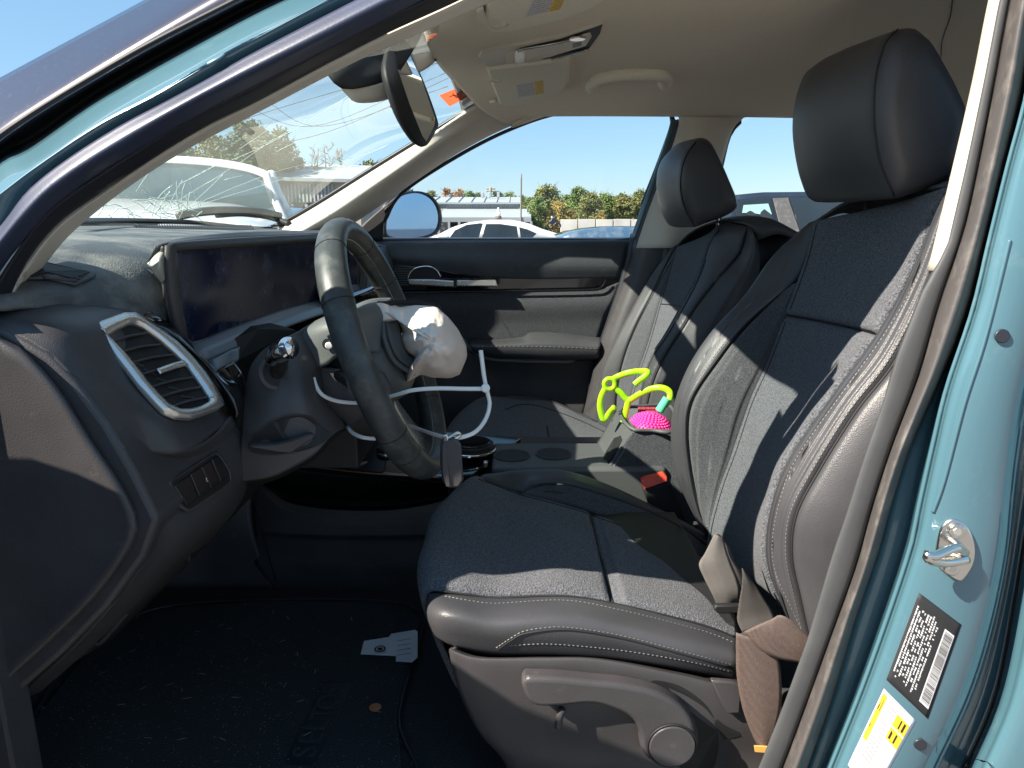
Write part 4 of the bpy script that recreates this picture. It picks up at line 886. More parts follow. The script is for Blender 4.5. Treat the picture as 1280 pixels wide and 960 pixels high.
sheet('side_panel', [PL(w0), PL(w1), PL([(x, (y + 646) / 2 + 10, q - .003) for x, y, q in w1]), PL(w2), PL(w25), PL([(a[0], (a[1] + b[1]) / 2, 1.282) for a, b in zip(w25, w3)]), PL(w3)], M['plastic'], con, 40, 50, linv=True, thick=.006)
v0 = [(230, 640, 1.28), (270, 620, 1.29), (316, 598, 1.31)]
sheet('front_side_panel', [PL([(200, 650, 1.22), (250, 625, 1.27), (316, 597, 1.308)]), PL([(190, 680, 1.22), (245, 660, 1.265), (316, 660, 1.286)]), PL([(200, 735, 1.22), (260, 736, 1.27), (342, 740, 1.288)])], M['plastic'], con, 24, 20, thick=.006)
tube('panel_seam', PL([(314, 600, 1.296), (318, 625, 1.283), (330, 672, 1.279), (345, 727, 1.283)]), .0016, M['seam'], con, 6)
# fascia below the dash centre
sheet('center_stack', [[V((-.46, 1.22, 1.12)), V((-.46, 1.55, 1.12))], [V((-.50, 1.22, .98)), V((-.50, 1.55, .98))], [V((-.46, 1.24, dz + .02)), V((-.46, 1.53, dz + .02))]], M['black'], con, 6, 12, out=(1, 0, 0), thick=.01)
disc('drive_selector', P(483, 571, 1.40), (0, 0, 1), .021, .012, M['silver'], con, 36, .002); disc('selector_cap', P(483, 571, 1.40) + V((0, 0, .012)), (0, 0, 1), .020, .010, M['black'], con, 36, .002)
box('selector_mark', P(486, 555, 1.40) , (.014, .008, .004), M['white'], con, bev=.001)
rc = V((-.085, 1.40, dz + .014)); 
for r0, h, m in ((.052, .006, 'chrome'), (.047, .016, 'black'), (.040, .020, 'piano')):
    disc('dial_ring', rc, (0, 0, 1), r0, h, M[m], con, 44, .0015)
box('red_switch', P(404, 566, 1.38), (.014, .010, .008), M['red'], con, bev=.002)
box('chrome_button', P(414, 563, 1.40), (.018, .01, .006), M['chrome'], con, bev=.002)
plate('chrome_wedge', PL([(442, 571, 1.40), (448, 563, 1.46), (460, 563, 1.46), (467, 572, 1.40)]), (0, 0, .004), M['chrome'], con, bev=.001)
tube('deck_curve', PL([(402, 572, 1.33), (410, 577, 1.32), (425, 581, 1.32), (445, 581, 1.33), (458, 578, 1.35)]), .003, M['shelf'], con, 8)
plate('deck_panel', PL([(511, 583, 1.33), (518, 579, 1.36), (550, 579, 1.37), (552, 592, 1.315), (514, 591, 1.315)]), (0, 0, .003), M['shelf'], con, bev=.001)
box('mode_button', P(524, 575, 1.42), (.02, .01, .005), M['plastic'], con); box('mode_button', P(543, 574, 1.42), (.02, .01, .005), M['plastic'], con)
zc2 = dz + .012
body = plate('console_body', [V((-.04, 1.30, zc2)), V((.18, 1.30, zc2 - .0)), V((.30, 1.30, zc2)), V((.30, 1.46, zc2)), V((-.04, 1.46, zc2))], (0, 0, -.25), M['congrey'], con, bev=.008)
for cx, cy, rr_ in ((.0, 1.37, .034), (.085, 1.38, .034)):
    c = V((cx + .0, cy, zc2 + .001)); disc('cup_holder', c, (0, 0, 1), rr_, .0015, M['black'], con, 40)
    tube('cup_rim', [c + V((math.cos(a) * (rr_ + .002), math.sin(a) * (rr_ + .001), .0005)) for a in [k * math.pi / 12 for k in range(24)]], .0015, M['plastic'], con, 8, closed=True)
box('console_latch', P(607, 580, 1.31), (.008, .012, .012), M['silver'], con, bev=.002)
# armrest bin
fx = lambda x, y, q: P(x, y, q)
bin_ = thing('armrest_bin', 'grey open console bin holding a lime hanger between the front seats', 'armrest bin', P(790, 600, 1.35))
nearf = [P(793, 537, 1.315), P(842, 538, 1.315), P(870, 640, 1.30), P(860, 690, 1.30), P(735, 640, 1.30), P(745, 594, 1.31), P(758, 588, 1.31), P(775, 562, 1.315)]
plate('side_skin', nearf, (0, .01, 0), M['fabric2'], bin_, bev=.003)
fr0 = [P(770, 514, 1.47), P(752, 545, 1.46), P(735, 575, 1.46), P(722, 596, 1.45), P(700, 606, 1.45)]
fr1 = [P(783, 522, 1.39), P(765, 553, 1.38), P(748, 580, 1.38), P(733, 594, 1.37), P(712, 604, 1.36)]
fr2 = [P(794, 536, 1.318), P(779, 562, 1.314), P(764, 586, 1.308), P(748, 598, 1.302), P(720, 612, 1.30)]
fsk = sheet('front_skin', [fr0, fr1, fr2], M['congrey'], bin_, 30, 16, out=(-1, -1, .4), thick=.006)
plate('card_slot', [hit(x, y, [fsk], .001) for x, y in ((744, 598), (752, 592), (778, 550), (776, 545), (768, 548), (746, 585))], (0, .004, 0), M['black'], bin_)
rim_pts = [P(793, 537, 1.315), P(782, 529, 1.34), P(776, 520, 1.38), P(777, 513, 1.43), P(784, 509, 1.47), P(800, 508, 1.5), P(838, 508, 1.5), P(842, 538, 1.315), P(815, 538, 1.315)]
tube('bin_rim', rim_pts, .004, M['congrey'], bin_, 8, closed=True)
plate('bin_inner', [p - V((0, 0, .03)) for p in rim_pts], (0, 0, -.02), M['black'], bin_)
box('bin_back', (.44, 1.41, .90), (.06, .20, .20), M['plastic'], bin_, bev=.01)
disc('screw_hole', hit(766, 526, [fsk], .001), (-.6, -.7, .3), .0035, .0008, M['black'], bin_, 12)
# lime hanger
hg = thing('toy_hanger', 'lime green plastic three armed hanger sticking out of the console bin', 'hanger', P(783, 520, 1.37))
Yh = 1.385
def hp(*pts): return [P(x, y, Yh + (q[0] if q else 0)) for x, y, *q in pts]
body_ = dict(flatten=((0, 1, 0), .6))
tube('arm', hp((766, 474), (774, 470), (786, 466, -.01), (800, 464, -.015), (810, 465, -.02), (807, 470, -.02), (799, 476, -.02), (793, 481, -.02)), .0062, M['lime'], hg, 10, **body_)
tube('arm', hp((758, 483), (752, 495), (750, 508), (753, 522), (756, 524), (762, 516), (768, 509, -.01)), .0062, M['lime'], hg, 10, **body_)
tube('arm', hp((767, 484), (776, 491), (786, 500), (799, 493, -.01), (815, 486, -.02), (828, 485, -.03), (837, 490, -.035), (837, 499, -.04), (832, 506, -.045)), .0064, M['lime'], hg, 10, **body_)
tube('stem', hp((786, 499), (783, 512), (779, 528)), .0066, M['lime'], hg, 10, **body_)
tube('hub_ring', [P(762 + 6.5 * math.cos(a), 480 + 6.5 * math.sin(a), Yh) for a in [k * math.pi / 8 for k in range(16)]], .0050, M['lime'], hg, 8, closed=True)
tube('collar', hp((834, 498, -.045), (829, 506, -.045), (824, 514, -.045)), .0085, M['mint'], hg, 14)
pk = thing('scrub_pad', 'pink bumpy silicone scrub pad lying in the console bin', 'scrub pad', P(812, 530, 1.36))
pc = P(813, 540, 1.37); dome = []
a0 = V((.045, 0, -.004)); a1 = V((0, .05, 0)); a2 = V((0, 0, .038))
for j in range(8):
    ph = j / 7 * 1.5; dome.append([pc + a0 * math.cos(t) * math.cos(ph) + a1 * math.sin(t) * math.cos(ph) + a2 * math.sin(ph) for t in [2 * math.pi * k / 28 for k in range(28)]])
dm = loftc('pad_body', dome, M['pink'], pk)
vs = []; fs = []
for j in range(11):
    ph = .08 + j * .135
    for k in range(int(40 * math.cos(ph)) + 1):
        t = 2 * math.pi * (k + (j % 2) * .5) / (int(40 * math.cos(ph)) + 1)
        c = pc + a0 * math.cos(t) * math.cos(ph) + a1 * math.sin(t) * math.cos(ph) + a2 * math.sin(ph); nn_ = (c - pc + V((0, 0, .004))).normalized()
        u = nn_.orthogonal().normalized(); v = nn_.cross(u); k0 = len(vs)
        for rr_, h in ((.0030, -.001), (.0024, .0022)):
            for q in range(6): vs.append(c + (u * math.cos(q * math.pi / 3) + v * math.sin(q * math.pi / 3)) * rr_ + nn_ * h)
        vs.append(c + nn_ * .0032)
        for q in range(6): fs.append([k0 + q, k0 + (q + 1) % 6, k0 + 6 + (q + 1) % 6, k0 + 6 + q]); fs.append([k0 + 6 + q, k0 + 6 + (q + 1) % 6, k0 + 12])
stuff(mk('bumps', vs, fs, M['pink'], pk))
# red-tipped bristles behind
bs = thing('hair_brush', 'dark red bristle brush standing behind the pink scrub pad in the bin', 'brush', P(808, 515, 1.45))
vs = []; fs = []
for j in range(4):
    for k in range(16):
        b_ = P(798 + k * 1.6, 516 + j * 1.5, 1.45 - j * .012); t_ = b_ + V((0, 0, .012)); k0 = len(vs)
        vs += [b_ + V((-.0008, 0, 0)), b_ + V((.0008, 0, 0)), b_ + V((0, .001, 0)), t_ + V((-.0012, 0, 0)), t_ + V((.0012, 0, 0)), t_ + V((0, .0012, 0)), t_ + V((0, 0, .0015))]
        fs += [[k0, k0 + 1, k0 + 4, k0 + 3], [k0 + 1, k0 + 2, k0 + 5, k0 + 4], [k0 + 2, k0, k0 + 3, k0 + 5], [k0 + 3, k0 + 4, k0 + 6], [k0 + 4, k0 + 5, k0 + 6], [k0 + 5, k0 + 3, k0 + 6]]
stuff(mk('bristles', vs, fs, pm('bristle_red', (.45, .03, .06), .5), bs)); box('brush_back', P(810, 522, 1.44), (.05, .03, .012), pm('bristle_red', (.45, .03, .06), .5), bs)
# buckle
bk = thing('seat_belt_buckle', 'black seat belt buckle with red release button beside the driver seat', 'buckle', P(830, 630, 1.27))
plate('buckle_body', PL([(804, 611, 1.262), (838, 602, 1.262), (850, 630, 1.262), (862, 665, 1.262), (830, 665, 1.262), (812, 635, 1.262)]), (0, .026, 0), M['black'], bk, bev=.004)
plate('release_button', PL([(802, 602, 1.258), (806, 599, 1.26), (830, 593, 1.262), (834, 596, 1.26), (834, 602, 1.256), (805, 612, 1.255)]), (0, .016, .001), M['red'], bk, bev=.0015)
#==SEATS==
# ---------------------------------------------------------------- driver seat
ds = thing('front_seat', 'dark grey fabric and leather driver seat with pale stitching and headrest, nearest the camera', 'car seat', P(720, 900, 1.0), 'front seats')
L = M['leather']; Fb = M['fabric']; F2 = M['fabric2']
OUT = (-.8, -.3, .4)
# seatback
nI = [(1190, 232), (1167, 283), (1135, 355), (1100, 415), (1050, 485), (990, 570), (970, 620), (960, 670), (963, 712), (985, 762), (1003, 800)]
Bq = [(1206, 240), (1190, 290), (1165, 360), (1120, 450), (1070, 515), (1020, 595), (995, 645), (990, 695), (1000, 745), (1012, 800), (1020, 830)]
Dq = [(1022, 275), (1010, 325), (985, 395), (960, 460), (940, 505), (920, 565), (905, 605), (892, 650), (888, 672)]
Dtop = PL([(1022, 275), (1010, 325), (985, 395)], 1.14); Atop = PL([(1190, 232), (1167, 283), (1135, 355), (1098, 420)], .82)
Dbot = PL(Dq[2:] + [(885, 700)], 1.14); Abot = PL([(1098, 420), (1050, 485), (990, 570), (970, 620), (960, 670), (963, 712), (985, 762)], .82)
def between(a, b, n, sag):
    A_ = resamp(a, n); B_ = resamp(b, n); rows = []
    for f, s in ((0, 0), (.12, .5), (.35, 1), (.65, 1), (.88, .5), (1, 0)):
        rows.append([x.lerp(y, f) + V((sag * s, 0, 0)) for x, y in zip(A_, B_)])
    return rows
ins1 = gobj('upper_insert', grid(between(Dtop, Atop, 14, .012), 40, 44), Fb, ds, OUT, .008, .05, .02, .004, wob=.0015)
ins2 = gobj('lower_insert', grid(between(Dbot, Abot, 20, .016), 60, 44), Fb, ds, OUT, .008, .05, .015, .004, wob=.0015)
Cq = [(997, 352), (935, 405), (895, 455), (866, 500), (860, 540), (865, 590), (875, 635), (889, 668)]
wing = sheet('wing_insert', [PL([(x + 1, y + 1) for x, y in Cq], 1.175), PL([(1004, 348), (986, 397), (960, 462), (940, 507), (920, 567), (905, 607), (892, 652), (889, 670)], 1.142)], F2, ds, 50, 20, out=OUT, puff=.007, eu=.06, ev=.18, thick=.004)
Fq = [(1020, 275), (970, 315), (930, 370), (885, 420), (855, 470), (840, 530), (845, 590), (865, 635), (888, 676)]
CC = [(1022, 276), (1012, 320), (997, 352), (935, 405), (895, 455), (866, 500), (860, 540), (865, 590), (875, 635), (889, 668)]
cr_ = resamp([V((x, y, 0)) for x, y in CC], 30); fr_ = resamp([V((x, y, 0)) for x, y in Fq], 30)
fb = sheet('far_bolster', [[P(p.x, p.y, 1.176) for p in cr_], [P(p.x, p.y, 1.215) for p in fr_]], L, ds, 60, 18, out=OUT, puff=.007, eu=.03, ev=.3, thick=.004)
sheet('far_side', [[P(p.x, p.y, 1.215) for p in fr_], [P(p.x, p.y, 1.225) + V((.04, .01, 0)) for p in fr_], [P(p.x, p.y, 1.225) + V((.12, .0, 0)) for p in fr_]], L, ds, 40, 10, out=(0, 1, 0), thick=.004)
nb = sheet('near_bolster', [[P(x + 1, y, .812) for x, y in nI], A(Bq, .765)], L, ds, 70, 24, out=(-.8, -.8, 0), puff=.010, eu=.05, ev=.5, thick=.004)
nbs = resamp(A(Bq, .765), 30)
sd = sheet('near_side', [nbs, [p + V((.035, -.018, 0)) for p in nbs], [p + V((.10, -.02, 0)) for p in nbs], [p + V((.17, .01, 0)) for p in nbs]], L, ds, 50, 20, out=(0, -1, 0), puff=.004, ev=.1, thick=.004)
# back shell and top
tpA = resamp(PL([(1022, 275, 1.14), (1062, 254, 1.08), (1120, 243, .96), (1190, 232, .82)]), 12)
sheet('seat_shoulder', [PL([(1020, 275, 1.215), (1030, 268, 1.2), (1060, 251, 1.08), (1120, 241, .96), (1190, 230, .82), (1208, 240, .765)]), [p + V((.05, 0, .014)) for p in PL([(1020, 275, 1.215), (1030, 268, 1.2), (1060, 251, 1.08), (1120, 241, .96), (1190, 230, .82), (1208, 240, .765)])], [p + V((.12, 0, -.01)) for p in PL([(1020, 275, 1.215), (1030, 268, 1.2), (1060, 251, 1.08), (1120, 241, .96), (1190, 230, .82), (1208, 240, .765)])]], Fb, ds, 30, 10, out=(0, 0, 1), thick=.004)
sheet('back_shell', [[P(1190, 300, .78) + V((.12, 0, 0)), P(1100, 300, .98) + V((.14, 0, 0)), P(1010, 300, 1.21) + V((.10, 0, 0))], [P(1060, 520, .78) + V((.18, 0, 0)), P(980, 520, .98) + V((.18, 0, 0)), P(850, 520, 1.21) + V((.13, 0, 0))], [P(1010, 800, .78) + V((.17, 0, 0)), P(930, 740, .98) + V((.18, 0, 0)), P(885, 690, 1.21) + V((.14, 0, 0))]], M['plastic'], ds, 20, 20, out=(1, 0, 0), thick=.006)
# cushion
def bow(a, b, k, up=0): m_ = (a + b) / 2 + V((k, 0, up)); return [a, a.lerp(b, .25) + V((k * .78, 0, up * .75)), m_, a.lerp(b, .75) + V((k * .75, 0, up * .75)), b]
f0 = [P(534, 742, .79), P(532, 700, .87), P(543, 655, .98), P(566, 622, 1.08), P(596, 599, 1.17)]
fm1 = [p + V((.012, .0, -.06)) for p in f0]; fm2 = [p + V((.04, 0, -.14)) for p in f0]
N1, F1 = P(575, 743, .79), P(610, 604, 1.17)
N2, F2_ = P(622, 748, .795), P(649, 618, 1.17); N3, F3 = P(703, 746, .80), P(697, 631, 1.165); N4, F4 = P(764, 756, .80), P(737, 643, 1.16)
N5, F5 = P(874, 781, .80), P(815, 673, 1.15); N6, F6 = P(925, 800, .80), P(905, 712, 1.13)
cf = sheet('cushion_front', [fm2, fm1, f0, bow(N1, F1, -.02, .004), bow(N2, F2_, -.012), bow(N3, F3, -.006), bow(N4, F4, 0)], Fb, ds, 50, 70, out=(-.3, 0, 1), puff=.008, eu=.06, ev=.03, thick=.004, wob=.002)
cb = sheet('cushion_rear', [bow(N4, F4, 0), bow(N5, F5, 0, .003), bow(N6, F6, 0)], Fb, ds, 50, 40, out=(0, 0, 1), puff=.008, eu=.07, ev=.10, thick=.004, wob=.0015)
Cs = [(649, 618), (672, 608), (707, 606), (753, 618), (812, 639), (853, 660), (882, 682)]
cw = sheet('cushion_wing', [PL(Cs, 1.195), PL([(650, 619), (680, 626), (712, 634), (750, 646), (800, 665), (850, 687), (895, 708)], 1.165)], F2, ds, 50, 18, out=(0, 0, 1), puff=.006, eu=.05, ev=.2, thick=.004)
cfb = sheet('cushion_far_bolster', [PL([(598, 598, 1.172), (649, 617, 1.197), (672, 607, 1.197), (707, 605, 1.197), (753, 617, 1.197), (812, 638, 1.197), (853, 659, 1.197), (884, 681, 1.197)]), PL([(600, 595, 1.19), (620, 592, 1.22), (645, 588, 1.235), (700, 588, 1.24), (760, 607, 1.24), (830, 642, 1.235), (865, 660, 1.23), (890, 676, 1.22)])], L, ds, 50, 16, out=(0, 0, 1), puff=.006, eu=.04, ev=.4, thick=.004)
flo = PL([(600, 595, 1.19), (620, 592, 1.22), (645, 588, 1.235), (700, 588, 1.24), (760, 607, 1.24), (830, 642, 1.235), (865, 660, 1.23), (890, 676, 1.22)])
sheet('cushion_far_side', [flo, [p + V((0, .012, -.03)) for p in flo], [p + V((0, .01, -.12)) for p in flo]], L, ds, 40, 10, out=(0, 1, 0), thick=.004)
Nn = [(534, 742, .79), (553, 740, .80), (575, 743, .80), (622, 748, .80), (703, 746, .80), (770, 756, .80), (874, 781, .80), (925, 800, .80)]
Nm = [(533, 762, .775), (548, 765, .745), (570, 768, .735), (622, 778, .732), (703, 775, .735), (770, 785, .735), (850, 805, .735), (922, 822, .74)]
Nl = [(541, 792, .77), (552, 800, .75), (570, 808, .742), (622, 816, .74), (700, 818, .74), (770, 823, .742), (850, 835, .742), (925, 850, .745)]
cnb = sheet('cushion_near_bolster', [PL(Nn), PL(Nm), PL(Nl)], L, ds, 80, 30, out=(0, -1, .3), puff=.004, eu=.02, ev=.3, thick=.004, wob=.001)
nlo = PL(Nl)
sheet('cushion_under', [nlo, [p + V((.01, .02, -.02)) for p in nlo], [p + V((.05, .06, -.06)) for p in nlo]], M['black'], ds, 40, 8, out=(0, -1, 0), thick=.004)
box('seat_pan', (.12, 1.0, .80), (.34, .36, .14), M['black'], ds)
# side shield
t_ = [(563, 810, .737), (600, 822, .733), (680, 822, .733), (750, 824, .733), (850, 842, .733), (925, 858, .735), (1010, 862, .74), (1060, 866, .75)]
t1_ = [(562, 818, .73), (600, 828, .724), (680, 829, .724), (750, 831, .724), (850, 850, .724), (925, 868, .727), (1010, 872, .732), (1060, 876, .74)]
t2_ = [(572, 860, .735), (610, 872, .727), (680, 880, .724), (750, 886, .724), (850, 896, .724), (925, 905, .727), (1000, 908, .732), (1050, 910, .74)]
t3_ = [(598, 915, .742), (625, 925, .735), (690, 930, .732), (750, 934, .732), (850, 940, .732), (925, 945, .735), (990, 948, .74), (1040, 950, .745)]
t4_ = [(634, 962, .745), (655, 968, .738), (700, 972, .734), (760, 976, .734), (850, 980, .734), (925, 985, .735), (980, 988, .74), (1020, 990, .745)]
t5_ = [(640, 1040, .755), (665, 1045, .75), (700, 1050, .75), (760, 1050, .75), (850, 1050, .75), (925, 1050, .75), (980, 1050, .75), (1000, 1050, .755)]
shd = sheet('side_shield', [PL([(x + 4, y - 1, q + .015) for x, y, q in t_]), PL(t_), PL(t1_), PL(t2_), PL(t3_), PL(t4_), PL(t5_)], M['plastic'], ds, 70, 60, out=(0, -1, 0), thick=.004)
edgeL = PL([(563, 812, .735), (572, 860, .736), (598, 915, .742), (634, 962, .745), (640, 1040, .755)])
sheet('shield_front', [edgeL, [p + V((.02, .05, -.01)) for p in edgeL], [p + V((.05, .16, -.02)) for p in edgeL]], M['plastic'], ds, 30, 10, out=(-1, 0, 0), thick=.003)
# lever, knob, stem
Yl = .700
le = [(652, 851), (668, 848), (700, 849), (740, 853), (780, 857), (820, 866), (850, 882), (868, 905), (870, 935), (858, 952), (838, 958), (815, 953), (802, 938), (800, 920), (790, 900), (768, 888), (740, 881), (700, 884), (672, 884), (658, 874)]
plate('height_lever', [P(x, y, Yl) for x, y in le], (0, .022, 0), M['plastic'], ds, smooth=True, bev=.006, seg=4, n=90)
kc = P(840, 932, Yl - .001); disc('recline_cap', kc, (0, -1, 0), .0265, .003, M['plastic'], ds, 44, .0012)
tube('cap_gap', [kc + V((math.cos(a) * .028, -.0005, math.sin(a) * .028)) for a in [k * math.pi / 20 for k in range(40)]], .0012, M['black'], ds, 6, closed=True)
tube('lever_stem', [P(703, 886, .712), P(699, 898, .712), P(698, 909, .712)], .0045, M['plastic'], ds, 10)
ws_ = [hit(x, y, [shd], .001, .72) for x, y in ((812, 852), (850, 858), (885, 885), (898, 920), (892, 960), (870, 985), (840, 990), (850, 960), (872, 935), (868, 900), (850, 880))]
plate('lever_well', ws_, (0, .004, 0), M['black'], ds, smooth=True)
pk_ = [hit(x, y, [shd], .0015, .73) for x, y in ((884, 850), (925, 852), (925, 920), (905, 925), (893, 905))]
wl = plate('belt_anchor_well', pk_, (0, .004, 0), M['black'], ds)
plate('belt_cover', [P(x, y, .715) for x, y in ((889, 851), (915, 853), (928, 858), (925, 892), (908, 893))], (0, .008, 0), M['plastic'], ds, bev=.002)
# stitching and seams laid on the built pads
allp = [ins1, ins2, wing, fb, nb, sd, cf, cb, cw, cfb, cnb]
def seamline(pts, objs, m=M['seam'], r=.0013, par=ds, off=.0002, d=1.0):
    h = hits(pts, objs, off, d); return stuffless('seam', h, r, m, par)
def stuffless(nm, h, r, m, par):
    h2 = [h[0]] + [b for a, b in zip(h, h[1:]) if (b - a).length < .05]; return tube(nm, h2, r, m, par, 6, sm=False)
seamline([(x, y) for x, y in Bq[1:]], [nb, sd], r=.0015)
seamline([(x - 3, y) for x, y in Cq], [fb, wing], r=.0016)
seamline([(x, y) for x, y in Dq], [ins1, ins2, wing, fb], r=.0011)
ST = M['stitch']
stitches(hits([(x + 6, y + 2) for x, y in nI], [nb], .0004), ST, ds)
stitches(hits([(x - 8, y - 2) for x, y in Bq], [nb], .0004), ST, ds)
dk = pm('thread_dark', (.09, .1, .11), .7)
stitches(hits([(x - 7, y - 3) for x, y in Cq], [fb], .0004), dk, ds)
seamline([(553, 739), (590, 744), (622, 747), (703, 745), (770, 755), (874, 780), (925, 799)], [cnb, cf, cb], r=.0015)
stitches(hits([(556, 745), (590, 751), (622, 754), (703, 750), (770, 761), (874, 787), (920, 804)], [cnb], .0004), ST, ds)
seamline([(622, 812), (640, 800), (657, 792), (707, 787), (770, 796), (837, 813), (915, 834)], [cnb], r=.0013)
stitches(hits([(620, 810), (638, 798), (655, 789), (680, 785), (707, 784), (770, 793), (837, 810), (915, 831)], [cnb], .0004), ST, ds)
stitches(hits([(637, 807), (680, 805), (728, 808), (790, 815), (866, 828), (915, 840)], [cnb], .0004), ST, ds)
seamline([(737, 643), (742, 665), (747, 685), (757, 715), (766, 755)], [cf, cb], r=.0016)
seamline(Cs, [cw, cfb], r=.0014); stitches(hits([(x, y - 4) for x, y in Cs], [cfb], .0004), dk, ds)
seamline([(598, 599), (622, 608), (649, 618), (697, 631), (737, 643), (815, 673), (890, 705)], [cf, cb, cw], r=.0013)
# headrest builder
def headrest(par, near, prof_px, y0, y1, mat_, seam_n, cx_, dy, seamside):
    pr = resamp([P(x, y, y0) for x, y in prof_px], 60, True)
    c = sum(pr, V((0, 0, 0))) / len(pr)
    rings_ = []
    wdt = y1 - y0
    for f, s, sh in ((.0, .55, 0), (.0, .86, 0), (.008, .94, 0), (.03, .985, 0), (.07, 1.0, 0), (.2, 1.01, -.004), (.4, 1.02, -.010), (.6, 1.02, -.012), (.8, 1.0, -.008), (.92, .96, 0), (.98, .88, .004), (1.0, .7, .006), (1.0, .3, .006)):
        rings_.append([c + V(((p.x - c.x) * s + sh, 0, (p.z - c.z) * s)) + V((0, f * wdt - (.012 if s < .8 and f == 0 else (.010 if f == 0 else 0)), 0)) for p in pr])
    return loftc('headrest', rings_, mat_, par), pr, c
hpx = [(1108, 48), (1122, 36), (1140, 31), (1157, 38), (1178, 72), (1198, 110), (1212, 150), (1205, 200), (1190, 225), (1155, 240), (1118, 247), (1102, 215), (1093, 170), (1090, 125), (1096, 80)]
hd, pr, hc = headrest(ds, 0, hpx, .87, 1.135, L, 0, 0, 0, 0)
sm1 = [(1122, 37), (1108, 52), (1099, 78), (1094, 105), (1093, 140), (1095, 170), (1102, 205), (1118, 245)]
stuffless('seam', [hit(x, y, [hd], .0003, .87) for x, y in [(p.x, p.y) for p in dense([V((a, b, 0)) for a, b in sm1], 8)]], .0013, M['seam'], ds)
stitches([hit(p.x - 4, p.y, [hd], .0004, .87) for p in dense([V((a, b, 0)) for a, b in sm1], 8)], dk, ds)
for y in (.95, 1.06):
    a = V((.51, y, hc.z - .06)); tube('headrest_post', [a, a + V((.02, 0, -.14))], .005, M['black'], ds, 12)
# belt lying on the seat
sb = thing('seat_belt', 'bronze brown seat belt webbing twisted beside the driver seat cushion', 'seat belt', P(950, 860, .7))
def strip(l, r, m, y, nm='webbing', th=.0012): return sheet(nm, [PL(l, y), PL([((a[0] + b[0]) / 2, (a[1] + b[1]) / 2, (((a[2] if len(a) > 2 else y) + (b[2] if len(b) > 2 else y)) / 2 - .003)) for a, b in zip(l, r)]), PL(r, y)], m, sb, 30, 12, out=(0, -1, 0), thick=th)
strip([(920, 791), (920, 815), (921, 845), (928, 885), (940, 918), (950, 938)], [(958, 805), (972, 822), (977, 850), (976, 885), (968, 915), (960, 938)], M['belt'], .695)
strip([(1030, 812, .70), (1012, 797, .692), (990, 776, .69), (975, 769, .69), (966, 773, .691)], [(1020, 845, .70), (1003, 830, .690), (975, 824, .688), (950, 812, .688), (930, 790, .692)], M['belt'], .69)
strip([(966, 773), (948, 780), (930, 790), (922, 793)], [(968, 790), (955, 800), (950, 808), (940, 803)], M['beltd'], .70)
strip([(893, 667, .84), (882, 690, .83), (874, 705, .82), (880, 722, .815), (890, 742, .81), (897, 758, .81)], [(903, 672, .84), (908, 690, .835), (915, 708, .83), (922, 725, .825), (925, 742, .82), (921, 760, .82)], pm('belt_webbing_grey', (.14, .13, .12), .65, bump=('wave', 260, .6, .001)), .82)
strip([(893, 667, .842), (903, 675, .84), (908, 692, .835), (915, 712, .83), (922, 745, .82)], [(900, 668, .85), (912, 685, .845), (918, 702, .84), (930, 720, .835), (934, 740, .83)], M['beltd'], .83)
strip([(927, 710, .80), (928, 730, .79), (924, 755, .78), (922, 775, .77), (928, 790, .76)], [(930, 712, .80), (945, 732, .80), (955, 748, .795), (966, 765, .79), (968, 775, .78)], M['beltd'], .79)
plate('belt_guide', PL([(895, 757, .80), (928, 757, .80), (926, 767, .80), (898, 768, .80), (892, 762, .80)]), (0, .008, 0), M['black'], sb, bev=.002)
plate('belt_tag', PL([(943, 933, .69), (960, 934, .69), (958, 941, .69), (944, 940, .69)]), (0, .002, 0), pm('tag_amber', (.7, .4, .1), .6), sb)

# ---------------------------------------------------------------- passenger seat
ps = thing('front_seat', 'dark grey passenger seat with sunlit backrest across the console', 'car seat', P(700, 700, 1.75), 'front seats')
pNear = [(905, 277), (888, 305), (877, 340), (857, 380), (834, 420), (817, 445), (806, 475), (800, 520), (800, 560)]
pFar = [(846, 308), (836, 345), (826, 380), (812, 430), (800, 465), (790, 500), (780, 540), (775, 570)]
pi = gobj('backrest_insert', grid(between(PL(pFar, 1.87), PL(pNear, 1.62), 20, .015), 50, 30), Fb, ps, OUT, .010, .05, .1, .004)
pSil = [(846, 306), (815, 345), (780, 405), (758, 450), (748, 485), (747, 520), (752, 560)]
pSt = [(840, 325), (818, 365), (795, 410), (780, 450), (772, 490), (770, 530), (772, 565)]
pw = sheet('backrest_wing', [PL(pSt, 1.93), PL(pFar[:1] + pFar[1:], 1.872)], F2, ps, 40, 16, out=OUT, puff=.006, eu=.05, ev=.2, thick=.004)
pb = sheet('backrest_bolster', [PL(pSil, 1.965), PL([(843, 310)] + pSt[1:], 1.932)], L, ps, 40, 14, out=OUT, puff=.008, eu=.04, ev=.3, thick=.004)
pN2 = [(935, 283), (926, 315), (900, 345), (872, 380), (850, 415), (828, 450), (815, 480), (806, 520), (803, 560)]
pN3 = [(947, 300), (950, 335), (935, 380), (915, 430), (895, 480), (880, 530), (870, 580), (865, 620), (865, 640)]
pnb = sheet('backrest_near_bolster', [PL(pNear, 1.618), PL(pN2, 1.565)], L, ps, 50, 16, out=(-.5, -.9, 0), puff=.010, eu=.05, ev=.4, thick=.004)
pns = sheet('backrest_side', [PL(pN2, 1.565), PL([((a[0] + b[0]) / 2, (a[1] + b[1]) / 2) for a, b in zip(pN2, pN3)], 1.54), PL(pN3, 1.56)], L, ps, 40, 16, out=(0, -1, 0), thick=.004)
ptop = PL([(846, 307, 1.965), (860, 292, 1.9), (880, 281, 1.75), (905, 276, 1.63), (935, 281, 1.57), (948, 300, 1.56)])
